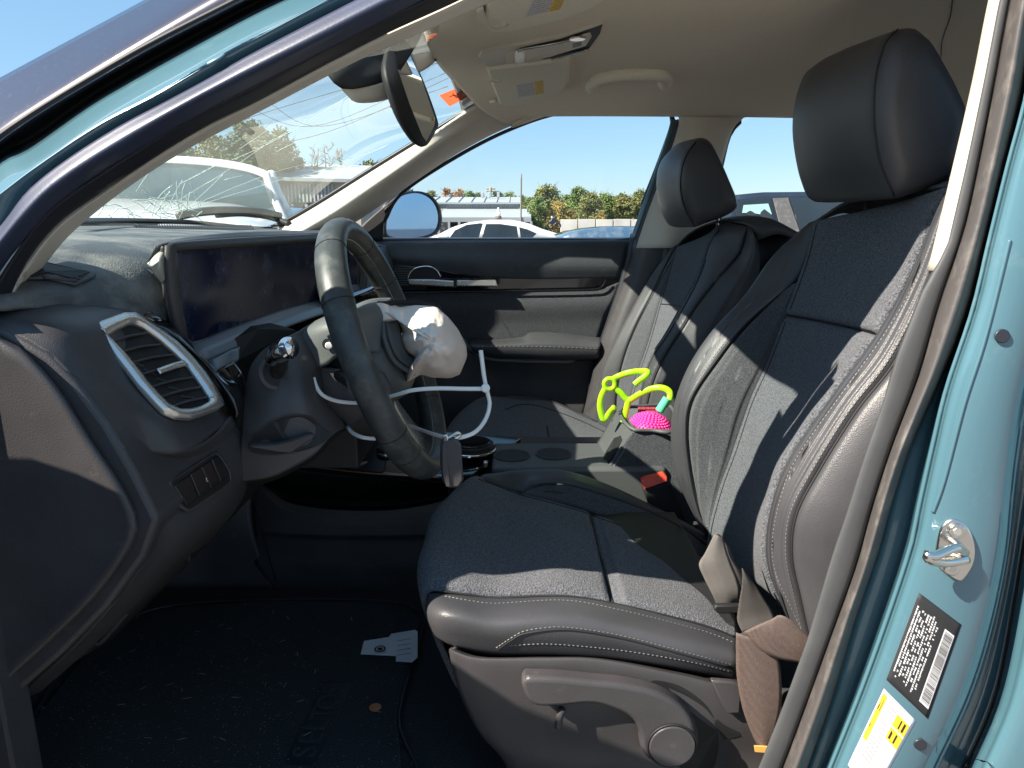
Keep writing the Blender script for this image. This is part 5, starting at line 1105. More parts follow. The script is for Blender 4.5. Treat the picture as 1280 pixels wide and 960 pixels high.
sheet('shoulder', [ptop, [p + V((.05, 0, .012)) for p in ptop], [p + V((.12, 0, -.02)) for p in ptop]], L, ps, 30, 10, out=(0, 0, 1), thick=.004)
sheet('back_shell', [[p + V((.12, 0, -.02)) for p in ptop], [p + V((-.0, 0, -.35)) for p in ptop], [p + V((-.06, 0, -.6)) for p in ptop]], M['plastic'], ps, 20, 20, out=(1, 0, 0), thick=.006)
seamline(pNear, [pi, pnb], r=.0018, par=ps, d=1.6); seamline(pN2[1:], [pnb, pns], r=.002, par=ps, d=1.6)
stitches(hits([(x - 4, y - 2) for x, y in pN2[1:]], [pnb, pns], .0005, 1.6), dk, ps, ln=.007, gap=.005, r=.0009)
seamline(pSt, [pw, pb], r=.0018, par=ps, d=1.9); seamline(pFar, [pi, pw], r=.0014, par=ps, d=1.9); seamline([(826, 380), (840, 381), (857, 384)], [pi], r=.0016, par=ps, d=1.8)
# passenger cushion
pc0 = [(556, 575, 1.60), (556, 552, 1.68), (566, 530, 1.78), (585, 510, 1.9), (604, 499, 1.97)]
rowsP = [[p + V((.02, 0, -.10)) for p in PL(pc0)], PL(pc0), PL([(600, 572, 1.58), (610, 545, 1.7), (622, 520, 1.85), (634, 497, 1.98)]), PL([(680, 585, 1.56), (684, 555, 1.7), (690, 525, 1.86), (688, 502, 1.99)]), PL([(760, 600, 1.56), (758, 572, 1.7), (755, 546, 1.86), (745, 528, 1.99)]), PL([(810, 600, 1.56), (810, 580, 1.7), (800, 560, 1.86), (790, 545, 1.99)])]
pcu = sheet('cushion', rowsP, Fb, ps, 40, 50, out=(0, 0, 1), puff=.006, eu=.1, ev=.05, thick=.004)
fe = PL([(604, 499, 1.975), (634, 496, 1.985), (660, 497, 1.99), (688, 501, 1.995), (720, 514, 1.995), (752, 530, 1.995)])
pcb = sheet('cushion_far_bolster', [PL([(632, 512, 1.93), (650, 506, 1.94), (670, 507, 1.94), (700, 516, 1.94), (730, 528, 1.94), (755, 540, 1.94)]), fe], L, ps, 30, 12, out=(0, 0, 1), puff=.006, ev=.4, thick=.004)
seamline([(632, 512), (650, 506), (670, 507), (700, 516), (730, 528), (755, 540)], [pcb, pcu], r=.002, par=ps, d=1.9)
seamline([(684, 533), (686, 545), (688, 560)], [pcu], r=.002, par=ps, d=1.7)
box('cushion_side', (.15, 1.6, .80), (.5, .08, .14), L, ps, bev=.02)
ph = [(868, 178), (877, 171), (889, 176), (900, 195), (912, 222), (923, 250), (921, 262), (905, 272), (882, 280), (868, 283), (856, 262), (850, 235), (851, 208), (858, 190)]
hd2, pr2, hc2 = headrest(ps, 0, ph, 1.60, 1.87, L, 0, 0, 0, 0)
sm2 = [(870, 177), (858, 195), (852, 215), (851, 238), (857, 262), (868, 282)]
stuffless('seam', [hit(p.x, p.y, [hd2], .0003, 1.6) for p in dense([V((a, b, 0)) for a, b in sm2], 6)], .0018, M['seam'], ps)
for y in (1.68, 1.78):
    a = P(898, 262, y) ; tube('headrest_post', [a, a + V((.012, 0, -.10))], .007, M['chrome'], ps, 12)
pbelt = sheet('passenger_belt', [PL([(834, 286, 1.985), (828, 320, 1.985), (822, 350, 1.985)]), PL([(856, 285, 1.98), (852, 320, 1.98), (850, 350, 1.98)])], M['plastic'], None, 8, 6, out=(0, -1, 0), thick=.002)
pbelt.name = 'seat_belt'; tag(pbelt, 'dark seat belt hanging on the far center pillar behind the passenger headrest', 'seat belt')

# ---------------------------------------------------------------- passenger door
pd = thing('passenger_door', 'dark grey inner passenger door with gloss strip, chrome handle and padded armrest', 'car door', P(620, 480, 2.12))
Yd = 2.10
wt = sheet('upper_trim', [PL([(440, 301, 2.135), (500, 300, 2.135), (600, 299, 2.135), (700, 299, 2.135), (786, 298, 2.135)]), PL([(436, 307, 2.10), (500, 305, 2.10), (600, 305, 2.10), (700, 305, 2.10), (785, 304, 2.10)]), PL([(440, 322, 2.085), (500, 322, 2.085), (600, 326, 2.085), (700, 330, 2.085), (780, 330, 2.085)]), PL([(440, 334, 2.10), (500, 332, 2.10), (570, 343, 2.10), (620, 349, 2.10), (700, 350, 2.10), (775, 348, 2.10)])], M['dash'], pd, 50, 20, out=(0, -1, 0), thick=.006)
gls = plate('gloss_strip', [P(x, y, 2.098) for x, y in ((440, 330), (490, 329), (535, 334), (570, 341), (620, 347), (700, 348), (750, 346), (757, 349), (752, 357), (742, 360), (640, 362), (520, 364), (440, 364))], (0, .012, 0), M['piano'], pd, bev=.003)
tube('strip_edge', PL([(440, 365.5, 2.092), (520, 365.5, 2.092), (640, 363.5, 2.092), (742, 361.5, 2.092), (754, 357, 2.092), (758, 349, 2.092)]), .0025, M['piano'], pd, 8)
spk = plate('speaker_grille', [P(x, y, 2.094) for x, y in ((440, 333), (508, 332), (515, 338), (508, 350), (512, 357), (440, 360))], (0, .004, 0), M['black'], pd)
vs = []; fs = []
for r_ in range(9):
    for k in range(22):
        px, py = 484 + (k + (r_ % 2) * .5) * 1.5, 333 + r_ * 2.9
        if px > 514 - abs(r_ - 4) * .6: continue
        c = P(px, py, 2.0925); k0 = len(vs)
        for q in range(6): vs.append(c + V((math.cos(q * math.pi / 3) * .0011, 0, math.sin(q * math.pi / 3) * .0018)))
        vs.append(c + V((0, -.0012, 0)))
        for q in range(6): fs.append([k0 + q, k0 + (q + 1) % 6, k0 + 6])
stuff(mk('grille_studs', vs, fs, M['shelf'], spk))
cupo = [(509, 352), (512, 342), (520, 335), (535, 333), (545, 337), (551, 346), (552, 352)]
plate('handle_cup', [P(x, y, 2.090) for x, y in cupo], (0, .004, 0), M['black'], pd, bev=.001)
tube('cup_rim', PL([(509, 352, 2.087), (512, 342, 2.087), (520, 335, 2.087), (535, 333, 2.087), (545, 337, 2.087), (551, 346, 2.087)]), .003, M['chrome'], pd, 8)
hdl = plate('door_handle', [P(x, y, 2.062) for x, y in ((509, 349), (540, 349), (568, 351), (570, 350), (620, 350), (623, 358), (570, 358), (565, 359), (511, 356))], (0, .014, 0), M['silver'], pd, bev=.003)
plate('handle_joint', [P(x, y, 2.058) for x, y in ((567, 350), (571, 349), (571, 359), (567, 360))], (0, .004, 0), M['black'], pd)
mp = sheet('middle_trim', [PL([(440, 366), (520, 366), (640, 364), (740, 362), (776, 352)], 2.105), PL([(440, 385), (520, 385), (640, 383), (740, 380), (768, 378)], 2.10), PL([(440, 405), (560, 405), (640, 405), (720, 403), (758, 400)], 2.115), PL([(440, 430), (560, 430), (640, 428), (720, 425), (750, 424)], 2.125)], M['fabric2'], pd, 40, 30, out=(0, -1, 0), thick=.006)
ar0 = [(585, 424, 2.10), (620, 424, 2.10), (652, 421, 2.10), (665, 415, 2.10), (700, 416, 2.10), (752, 422, 2.10)]
ar1 = [(586, 426, 2.05), (620, 426, 2.05), (652, 425, 2.05), (665, 421, 2.05), (700, 422, 2.05), (751, 427, 2.05)]
ar2 = [(588, 432, 2.02), (620, 432, 2.02), (655, 431, 2.02), (680, 431, 2.02), (710, 432, 2.02), (750, 434, 2.02)]
ar3 = [(592, 440, 2.03), (620, 445, 2.03), (655, 446, 2.03), (680, 447, 2.03), (710, 447, 2.03), (748, 447, 2.03)]
ar4 = [(600, 443, 2.07), (620, 448, 2.07), (655, 449, 2.07), (680, 450, 2.07), (710, 450, 2.07), (746, 450, 2.07)]
arm = sheet('armrest', [PL(ar0), PL(ar1), PL(ar2), PL(ar3), PL(ar4)], L, pd, 50, 30, out=(0, -1, .5), thick=.006)
stitches(hits([(596, 433), (620, 433), (655, 433), (700, 434), (746, 436)], [arm], .001, 2.0), ST, pd, .008, .005, .001)
lw = sheet('lower_trim', [PL([(480, 420), (560, 425), (600, 447), (650, 449), (700, 450), (748, 450)], 2.115), PL([(480, 470), (560, 472), (600, 475), (650, 478), (700, 480), (742, 480)], 2.12), PL([(480, 520), (560, 525), (600, 530), (650, 530), (700, 530), (728, 530)], 2.11), PL([(480, 600), (560, 600), (600, 600), (650, 600), (700, 600), (715, 600)], 2.10)], M['plastic'], pd, 40, 30, out=(0, -1, 0), thick=.006)
tube('pocket_rim', PL([(570, 415, 2.085), (590, 437, 2.08), (606, 447, 2.08), (640, 451, 2.08), (690, 452, 2.08), (712, 452, 2.08), (722, 448, 2.08), (745, 448, 2.08)]), .005, M['shelf'], pd, 8)
box('door_core', (-.20, 2.19, 1.02), (1.25, .12, .60), M['plastic'], pd)
# window: glass pane in its frame
wo = [(446, 300), (475, 283), (500, 241), (570, 194), (640, 159), (704, 140), (770, 139), (832, 140), (842, 148), (842, 158), (826, 205), (806, 258), (790, 298)]
wi = [(450, 297), (480, 281), (503, 244), (572, 198), (641, 163), (705, 143), (770, 142), (829, 143), (837, 150), (836, 160), (820, 205), (800, 256), (785, 297)]
frm = ring('window_frame', PL(wo, 2.13), PL(wi, 2.14), (0, -.01, 0), M['rubberd'], pd, 120)
gpl = mk('window_glass', PL(wi, 2.145), [list(range(len(wi)))], M['glass'], pd, False)
sheet('mirror_sail', [PL([(440, 304, 2.12), (452, 282, 2.12), (500, 242, 2.12)]), PL([(478, 300, 2.118), (479, 280, 2.118), (484, 262, 2.12)])], M['black'], pd, 12, 8, out=(0, -1, 0), thick=.01)
# outside mirror
mr = thing('side_mirror', 'dark outside door mirror with glass coloured like reflected blue sky beyond the passenger window', 'mirror', P(515, 270, 2.32))
mo = [(479, 292), (480, 272), (487, 252), (502, 242), (522, 239), (538, 245), (548, 258), (551, 275), (546, 290), (532, 297), (505, 300), (486, 298)]
mc0 = P(514, 270, 2.36); mn_ = V((math.sin(R(52)), -math.cos(R(52)), .01)).normalized()
def mpl(k, off=0, cx=514):
    out = []
    for x, yy in mo:
        d = ray(cx + (x - 514) * k, 270 + (yy - 270) * k); out.append(CAM + d * ((mc0 + mn_ * off - CAM).dot(mn_) / d.dot(mn_)))
    return out
base_m = resamp(mpl(1.0), 48, True); cb_ = sum(base_m, V((0, 0, 0))) / 48
loftc('mirror_shell', [base_m] + [[cb_ + (p - cb_) * k - mn_ * o for p in base_m] for k, o in ((1.02, .02), (.95, .06), (.7, .09))], M['rubberd'], mr)
ring('mirror_bezel', mpl(1.0, .001), mpl(.92, .001), mn_ * .006, M['rubberd'], mr, 60)
gq = resamp(mpl(.93, .003), 48, True); mk('mirror_glass', gq, [list(range(48))], pm('sky_tint_mirror', (.22, .36, .58), .02, 1.0), mr, False)  # blue put into the mirror colour imitates dark sky in the reflection
# rear passenger door
rd = thing('rear_passenger_door', 'rear passenger door with dark trim below its window behind the seats', 'car door', P(960, 320, 2.1))
sheet('door_trim', [PL([(870, 293), (940, 292), (1010, 291), (1200, 288)], 2.10), PL([(870, 305), (940, 304), (1010, 303), (1200, 300)], 2.06), PL([(870, 420), (940, 420), (1010, 420), (1200, 420)], 2.07), PL([(870, 640), (940, 640), (1010, 640), (1200, 640)], 2.08)], M['plastic'], rd, 20, 20, out=(0, -1, 0), thick=.01)
w2o = [(880, 296), (886, 262), (903, 195), (911, 166), (926, 150), (940, 143), (1100, 141), (1200, 160), (1190, 292)]
w2i = [(886, 292), (892, 262), (906, 197), (914, 169), (928, 153), (941, 146), (1098, 144), (1190, 165), (1180, 290)]
ring('window_frame', PL(w2o, 2.10), PL(w2i, 2.11), (0, -.008, 0), M['rubberd'], rd, 90)
mk('window_glass', PL(w2i, 2.115), [list(range(len(w2i)))], M['glass'], rd, False)
tube('window_seal', PL([(884, 292.5, 2.09), (1000, 291, 2.09), (1180, 289, 2.09)]), .004, M['silver'], rd, 6)
# rear bench
rb = thing('rear_bench', 'dark rear bench seat behind the two front seats', 'car seat', (1.5, 1.38, .8))
box('cushion', (1.35, 1.38, .85), (.5, 1.25, .2), Fb, rb, bev=.05); box('backrest', (1.65, 1.38, 1.12), (.14, 1.25, .5), Fb, rb, rot=None, bev=.05)
#==ROOFITEMS==
# ---------------------------------------------------------------- rear-view mirror, sensor cover, visors, console, grab handle
rv = thing('rear_view_mirror', 'black framed rear view mirror hanging below the windshield header', 'mirror', P(515, 110, 1.35))
fo = [(487, 62), (492, 54), (500, 52), (509, 60), (528, 100), (546, 150), (545, 160), (534, 180), (524, 178), (507, 150), (494, 118), (484, 90)]
mp_ = plane3(P(500, 53, 1.30), P(546, 155, 1.42), P(531, 179, 1.28))
mpn = mp_.n
gi = [(499, 60), (504, 56), (509, 62), (527, 100), (544, 148), (543, 157), (533, 177), (528, 170), (512, 130), (497, 86), (495, 74)]
fo2 = [(486, 66), (490, 56), (499, 53), (509, 58), (529, 100), (547, 150), (546, 161), (534, 181), (524, 179), (506, 152), (492, 118), (484, 88)]
hs = [mp_(x, y, 0) for x, y in fo2]; ctr = sum(hs, V((0, 0, 0))) / len(hs)
rg = resamp(hs, 60, True)
loftc('mirror_shell', [rg, [ctr + (p - ctr) * 1.0 - mpn * .005 for p in rg], [ctr + (p - ctr) * .93 - mpn * .013 for p in rg], [ctr + (p - ctr) * .6 - mpn * .02 for p in rg]], M['black'], rv)
mk('mirror_glass', [mp_(x, y, .0015) for x, y in gi], [list(range(len(gi)))], M['mirror'], rv, False)
tube('dimmer_tab', [P(503, 137, 1.33), P(495, 132, 1.31), P(489, 130, 1.305)], .006, M['black'], rv, 10)
tube('mirror_arm', [P(508, 95, 1.38), P(505, 60, 1.36), P(520, 42, 1.36)], .010, M['black'], rv, 10)
ss = thing('sensor_cover', 'black and beige sensor cover behind the rear view mirror on the windshield', 'sensor cover', P(460, 100, 1.3))
sheet('cover_top', [PL([(392, 78, 1.20), (440, 45, 1.21), (490, 20, 1.23), (540, -5, 1.25)]), PL([(408, 92, 1.19), (440, 78, 1.20), (490, 60, 1.24), (530, 38, 1.28)]), PL([(418, 104, 1.19), (440, 97, 1.20), (478, 90, 1.22), (505, 82, 1.25)]), PL([(427, 111, 1.20), (445, 111, 1.205), (475, 104, 1.22), (492, 98, 1.24)])], M['black'], ss, 24, 14, out=(0, -1, -1), thick=.004)
sheet('cover_base', [PL([(425, 110, 1.21), (445, 111, 1.21), (475, 104, 1.22), (494, 97, 1.24)]), PL([(436, 122, 1.23), (447, 127, 1.23), (475, 124, 1.24), (494, 118, 1.26)]), PL([(440, 126, 1.27), (452, 129, 1.27), (475, 127, 1.28), (494, 121, 1.30)])], M['beige'], ss, 24, 12, out=(0, -1, -1), thick=.004)
sheet('cover_collar', [PL([(508, 52, 1.32), (520, 46, 1.33), (530, 41, 1.34)]), PL([(516, 70, 1.33), (530, 62, 1.34), (538, 55, 1.35)]), PL([(524, 91, 1.35), (536, 84, 1.36), (545, 76, 1.37)])], M['beige'], ss, 16, 12, out=(0, -1, -.5), thick=.004)
sheet('cover_collar_dark', [PL([(505, 52, 1.31), (515, 46, 1.32), (528, 40, 1.34)]), PL([(510, 58, 1.315), (520, 52, 1.325), (524, 47, 1.34)])], M['black'], ss, 10, 6, out=(0, -1, -.5), thick=.004)
tube('cover_seam', PL([(530, 41, 1.335), (536, 56, 1.345), (545, 76, 1.36)]), .002, M['black'], ss, 6)
def on_lin(pts, off): return hits(pts, [liner], off, 1.4, lin=True) if False else [hit(x, y, [liner], off, 1.4) for x, y in pts]
def lab(par, q, rows, nm='airbag_label'):
    pass
# passenger visor
pv = thing('sun_visor', 'beige sun visor folded up above the passenger with a yellow edged warning label', 'sun visor', P(665, 105, 1.65), 'sun visors')
vq = [(608, 88), (640, 84), (690, 78), (712, 72), (713, 80), (711, 104), (703, 116), (680, 125), (650, 132), (634, 133), (624, 131), (615, 108)]
vp3 = plane3(hit(612, 88, [liner], .02), hit(712, 74, [liner], .02), hit(640, 132, [liner], .02)); vn3 = vp3.n
plate('visor_body', [vp3(x, y, .030) for x, y in vq], -vn3 * .014, M['visor'], pv, bev=.006, seg=3)
tube('visor_pivot', [vp3(612, 99, .02), vp3(626, 99, .022)], .006, M['beige'], pv, 10); tube('visor_clip', [vp3(613, 127, .02), vp3(620, 126, .022)], .005, M['beige'], pv, 10)
def vlabel(par, f, c, off):
    a, b, c_, d = [V((x, y, 0)) for x, y in c]
    q = lambda u, v: f(*(a.lerp(b, u).lerp(d.lerp(c_, u), v)).xy, off)
    lb = mk('warning_label', [q(0, 0), q(.66, 0), q(.66, 1), q(0, 1)], [[0, 1, 2, 3]], M['paper'], par, False)
    mk('yellow_band', [q(.66, 0), q(1, 0), q(1, 1), q(.66, 1)], [[0, 1, 2, 3]], M['yellow'], par, False)
    vs = []; fs = []; rr = random.Random(4)
    q2 = lambda u, v: f(*(a.lerp(b, u).lerp(d.lerp(c_, u), v)).xy, off + .0006)
    for r_ in range(9):
        v0 = .08 + r_ * .1; u = .05
        while u < .95:
            wd = rr.uniform(.02, .07)
            if not (.6 < u < .7): k = len(vs); vs += [q2(u, v0), q2(u + wd, v0), q2(u + wd, v0 + .035), q2(u, v0 + .035)]; fs.append([k, k + 1, k + 2, k + 3])
            u += wd + .02
    stuff(mk('print', vs, fs, pm('ink_grey', (.3, .3, .3), .8), par, False))
vlabel(pv, vp3, [(645, 106), (679, 100), (680, 117), (648, 122)], .0315)
dv = thing('sun_visor', 'large beige driver side sun visor cut off by the top of the picture', 'sun visor', P(680, 10, 1.0), 'sun visors')
dq = [(612, -30), (608, 5), (606, 25), (608, 38), (616, 42), (640, 40), (700, 27), (745, 10), (765, -5), (780, -40)]
dp3 = plane3(hit(608, 38, [liner], .02), hit(745, 8, [liner], .02), hit(640, -5, [liner], .02)); dn3 = dp3.n
plate('visor_body', [dp3(x, y, .030) for x, y in dq], -dn3 * .014, M['visor'], dv, bev=.006, seg=3)
tube('visor_pivot', [dp3(597, 8, .02), dp3(603, 22, .02), dp3(616, 30, .022), dp3(632, 27, .02)], .007, M['beige'], dv, 10)
vlabel(dv, dp3, [(668, -6), (712, -14), (700, 12), (656, 22)], .0315)
# overhead console
oc_ = thing('overhead_console', 'beige overhead console with chrome edged lamp bar between the visors', 'console', P(675, 60, 1.3))
op = plane3(hit(600, 72, [liner], .01), hit(752, 34, [liner], .01), hit(640, 85, [liner], .01)); on_ = op.n
of_ = [(598, 72), (602, 65), (620, 62), (660, 55), (700, 47), (753, 30), (752, 40), (742, 58), (730, 66), (700, 76), (660, 83), (625, 86), (605, 83)]
base_ = plate('console_base', [op(x, y, .006) for x, y in of_], -on_ * .012, M['beige'], oc_, bev=.003)
plate('dark_recess', [op(x, y, .0075) for x, y in ((650, 60), (700, 49), (753, 31), (750, 42), (737, 60), (725, 66), (690, 74), (665, 78), (648, 72))], -on_ * .001, M['black'], oc_)
plate('lamp_bar', [op(x, y, .018) for x, y in ((643, 66), (650, 62), (700, 53), (738, 42), (740, 47), (733, 58), (700, 68), (660, 81), (643, 82))], -on_ * .010, M['beige'], oc_, bev=.003)
tube('chrome_edge', [op(x, y, .02) for x, y in ((645, 66), (652, 62), (700, 53), (722, 47))], .0022, M['silver'], oc_, 8)
tube('chrome_edge', [op(x, y, .019) for x, y in ((644, 82), (662, 81), (700, 72), (735, 62))], .0022, M['silver'], oc_, 8)
disc('map_lamp', op(722, 47, .019), on_, .013, .003, M['chrome'], oc_, 28, .001)
plate('lamp_end', [op(x, y, .0195) for x, y in ((643, 67), (655, 64), (656, 80), (644, 82))], -on_ * .002, M['white'], oc_, bev=.001)
plate('lamp_button', [op(x, y, .0205) for x, y in ((716, 55), (727, 52), (727, 57), (716, 60))], -on_ * .002, M['plastic2'], oc_)
plate('lamp_button', [op(x, y, .0205) for x, y in ((658, 66), (672, 63), (672, 70), (659, 76))], -on_ * .002, M['visor'], oc_, bev=.0006)
plate('dark_slot', [op(x, y, .0195) for x, y in ((676, 74), (725, 63), (722, 66), (700, 72))], -on_ * .001, M['black'], oc_)
plate('switch_gap', [op(x, y, .0075) for x, y in ((632, 66), (643, 65), (641, 82), (632, 82))], -on_ * .001, M['visor'], oc_, bev=.0004)
gh = tube('grab_handle', [hit(x, y, [liner], o, 1.6) for x, y, o in ((740, 108, .002), (742, 103, .02), (752, 97, .034), (775, 93, .038), (805, 92, .038), (824, 93, .034), (831, 97, .02), (832, 104, .002))], lambda t: .013 if .12 < t < .88 else .016, M['visor'], None, 14)
tag(gh, 'beige folding grab handle on the roof lining above the passenger window', 'grab handle')
#==BACKGROUND==
# ---------------------------------------------------------------- the lot outside
g = sheet('ground', [[V((x, y, 0)) for x in (-1500, -100, 0, 100, 1500)] for y in (-1500, -100, 0, 60, 200, 1500)], pm('gravel_lot', (.16, .15, .14), .95, bump=('noise', 8, .6, .05), var=(.4, .3)), None, 24, 24, linu=True, linv=True, out=(0, 0, 1)); struct(g)
def car_shape(root, x0, L_, y, wd, zb, belt, roof, prof_, gh_, paint, wins, sgn=1, inner=False):
    # prof_: lower body outline (t along length, z); gh_: greenhouse outline
    mp = lambda t: x0 + t * L_
    lo = [V((mp(t), y, z)) for t, z in prof_]
    rg = []
    for dy, s in ((0, .97), (.05, 1), (wd - .05, 1), (wd, .97)):
        cz = (zb + belt) / 2; rg.append([V((p.x, y + dy, cz + (p.z - cz) * s)) for p in lo])
    loftc('body', rg, paint, root)
    gh2 = [V((mp(t), 0, z)) for t, z in gh_]; rg = []
    q = resamp(gh2, 60, True, True)
    for dy, tuck in ((.0, 0), (wd, 0)):
        rg.append([V((p.x, y + dy + (1 if dy == 0 else -1) * .22 * max(0, (p.z - belt) / (roof - belt)), p.z)) for p in q])
    loftc('roof', rg, paint, root)
    for wq in wins:
        pts = [V((mp(t), y - .006 + .22 * max(0, (z - belt) / (roof - belt)), z)) for t, z in wq]
        plate('side_window', pts, (0, .012, 0), M['cglass'], root, bev=.004)
    for t in (.18, .8):
        c = V((mp(t), y + .02, zb + .05)); w_ = disc('wheel', c, (0, -1, 0), .33, .02, M['rubberd'], root, 28, .01); disc('rim', c - V((0, .021, 0)), (0, -1, 0), .22, .01, M['silver'], w_, 20)
# white sedan seen through the passenger window
Ys = 15.0
X = lambda px, py, Y: P(px, py, Y).x
Zz = lambda py, Y: P(640, py, Y).z
ws = thing('white_sedan', 'white sedan parked side on outside the passenger window', 'car', (X(620, 300, Ys), Ys + .9, 0))
zb = .28
def tz(px, py, Y, x0, L_): p = P(px, py, Y); return ((p.x - x0) / L_, p.z)
x0 = X(505, 300, Ys); L_ = X(760, 300, Ys) - x0
T = lambda pts, Y=Ys, x0=x0, L_=L_: [tz(a, b, Y, x0, L_) for a, b in pts]
car_shape(ws, x0, L_, Ys, 1.8, zb, Zz(303, Ys), Zz(276, Ys), T([(508, 375), (505, 318), (515, 303), (545, 297), (600, 298), (700, 298), (735, 300), (757, 306), (760, 330), (755, 375)]),
          T([(528, 300), (548, 293), (565, 284), (585, 278), (610, 275), (640, 275), (660, 279), (680, 287), (700, 293), (712, 300)]), M['wpaint'],
          [T([(561, 298), (568, 288), (583, 281), (600, 279), (603, 279.5), (598, 298)]), T([(602, 298), (607, 280), (625, 280), (646, 283), (648, 298)]), T([(651, 298), (649, 284), (660, 287), (671, 292), (665, 297.5)])])
plate('door_mirror', PL([(545, 298, Ys - .1), (546, 295, Ys - .1), (552, 293, Ys - .1), (560, 294, Ys - .1), (562, 298, Ys - .1)]), (0, .1, 0), M['wpaint'], ws, bev=.03)
cn = thing('lot_cone', 'cream and tan pointed cap standing on the roof of the white sedan', 'cone', P(623, 274, Ys + .5))
for k, (a, b, c, m) in enumerate(((274, 270, 4.6, 'belt'), (270, 265, 3.4, 'white'), (265, 259.5, 2.0, 'white'))):
    pa, pb = P(623, a, Ys + .5), P(623, b, Ys + .5); w0_ = c / FPX * Ys; w1_ = (c - 1.0) / FPX * Ys
    loftc('cone_tier', [[pa + V((math.cos(t) * w0_, math.sin(t) * w0_, 0)) for t in [2 * math.pi * q / 14 for q in range(14)]], [pb + V((math.cos(t) * w1_, math.sin(t) * w1_, 0)) for t in [2 * math.pi * q / 14 for q in range(14)]]], M[m], cn)
# blue car behind, right
Yb = 11.0; x0b = X(700, 300, Yb); Lb = X(1010, 300, Yb) - x0b
bc = thing('blue_car', 'blue car roof and hood just showing above the passenger door sill', 'car', (X(780, 300, Yb), Yb + .9, 0))
Tb = lambda pts: [tz(a, b, Yb, x0b, Lb) for a, b in pts]
car_shape(bc, x0b, Lb, Yb, 1.8, .3, Zz(296, Yb), Zz(284, Yb), Tb([(700, 400), (698, 320), (700, 297), (715, 291), (760, 287), (860, 288), (1000, 296), (1008, 330), (1005, 400)]),
          Tb([(705, 297), (730, 288), (765, 284.5), (800, 284), (850, 284), (900, 290), (940, 297)]), M['bpaint'], [])
# dark suv at right through the rear window
Yv = 5.2; x0v = X(915, 300, Yv); Lv = X(1340, 300, Yv) - x0v
dsu = thing('dark_suv', 'dark dusty SUV parked close beyond the rear passenger window', 'car', (X(1050, 300, Yv), Yv + .9, 0))
Tv = lambda pts: [tz(a, b, Yv, x0v, Lv) for a, b in pts]
car_shape(dsu, x0v, Lv, Yv, 1.85, .35, Zz(292, Yv), Zz(238, Yv), Tv([(918, 560), (890, 420), (880, 310), (905, 291), (1000, 289), (1200, 289), (1330, 292), (1345, 400), (1330, 560)]),
          Tv([(905, 292), (915, 262), (922, 248), (935, 242), (965, 239), (1060, 238), (1200, 240), (1290, 250), (1330, 292)]), M['dpaint'], [])
wv = lambda pts: [V((P(a, b, Yv).x, Yv - .01 + .22 * max(0, (P(a, b, Yv).z - Zz(292, Yv)) / (Zz(238, Yv) - Zz(292, Yv))), P(a, b, Yv).z)) for a, b in pts]
plate('window_surround', wv([(916, 292), (922, 256), (932, 249), (960, 245), (1010, 244), (1080, 244), (1150, 246), (1150, 292)]), (0, .01, 0), M['dpaint'], dsu)
plate('side_window', [p - V((0, .012, 0)) for p in wv([(920, 290), (926, 258), (934, 251), (960, 247), (974, 247), (972, 290)])], (0, .008, 0), M['cglass'], dsu, bev=.003)
plate('pillar', [p - V((0, .016, 0)) for p in wv([(976, 247), (996, 246), (999, 290), (976, 290)])], (0, .008, 0), M['rubber'], dsu, bev=.002)
plate('side_window', [p - V((0, .012, 0)) for p in wv([(1000, 290), (998, 247), (1080, 246), (1140, 250), (1145, 290)])], (0, .008, 0), M['cglass'], dsu, bev=.003)
plate('painted_glow', [p - V((0, .022, 0)) for p in wv([(932, 266), (936, 256), (968, 254), (969, 268), (955, 268), (945, 266)])], (0, .004, 0), pm('glow_paint', (.25, .42, .38), .2), dsu)  # opaque pale plate imitates daylight showing through the far glass
for cx, rr_ in ((943, 8), (961, 9)):
    plate('seat_headrest', [p - V((0, .026, 0)) for p in wv([(cx - rr_, 288), (cx - rr_, 272), (cx - rr_ * .6, 265), (cx, 263 - (cx > 950) * 2), (cx + rr_ * .7, 267), (cx + rr_, 275), (cx + rr_, 288)])], (0, .004, 0), M['rubberd'], dsu)
# small parked vehicle by the trees
mc = thing('parked_motorcycle', 'small dark motorcycle parked in front of the autumn trees', 'motorcycle', P(691, 285, 40))
Ym = 40
tube('wheel', [P(687 + 3.4 * math.cos(a), 282 + 3.6 * math.sin(a), Ym) for a in [k * math.pi / 8 for k in range(16)]], .05, M['rubberd'], mc, 6, closed=True)
tube('wheel', [P(697 + 3.4 * math.cos(a), 282 + 3.6 * math.sin(a), Ym) for a in [k * math.pi / 8 for k in range(16)]], .05, M['rubberd'], mc, 6, closed=True)
plate('body', PL([(686, 277), (690, 274), (695, 274), (699, 276), (697, 280), (688, 280)], Ym), (0, .3, 0), M['dpaint'], mc, bev=.04)
tube('handlebar', PL([(689, 276), (690, 272), (693, 272)], Ym), .04, M['chrome'], mc, 6)
# fence / low wall at right of trees
lwl = thing('low_wall', 'long pale concrete wall running below the trees', 'wall', P(750, 285, 45))
for k in range(8):
    xa = P(700 + k * 22, 290, 45).x; xb = P(700 + (k + 1) * 22, 290, 45).x
    box('panel', ((xa + xb) / 2, 45, .62), (xb - xa - .06, .25, 1.3 + (k % 2) * .04), pm('pale_concrete', (.5, .48, .45), .9, var=(1, .15)), lwl, bev=.02)
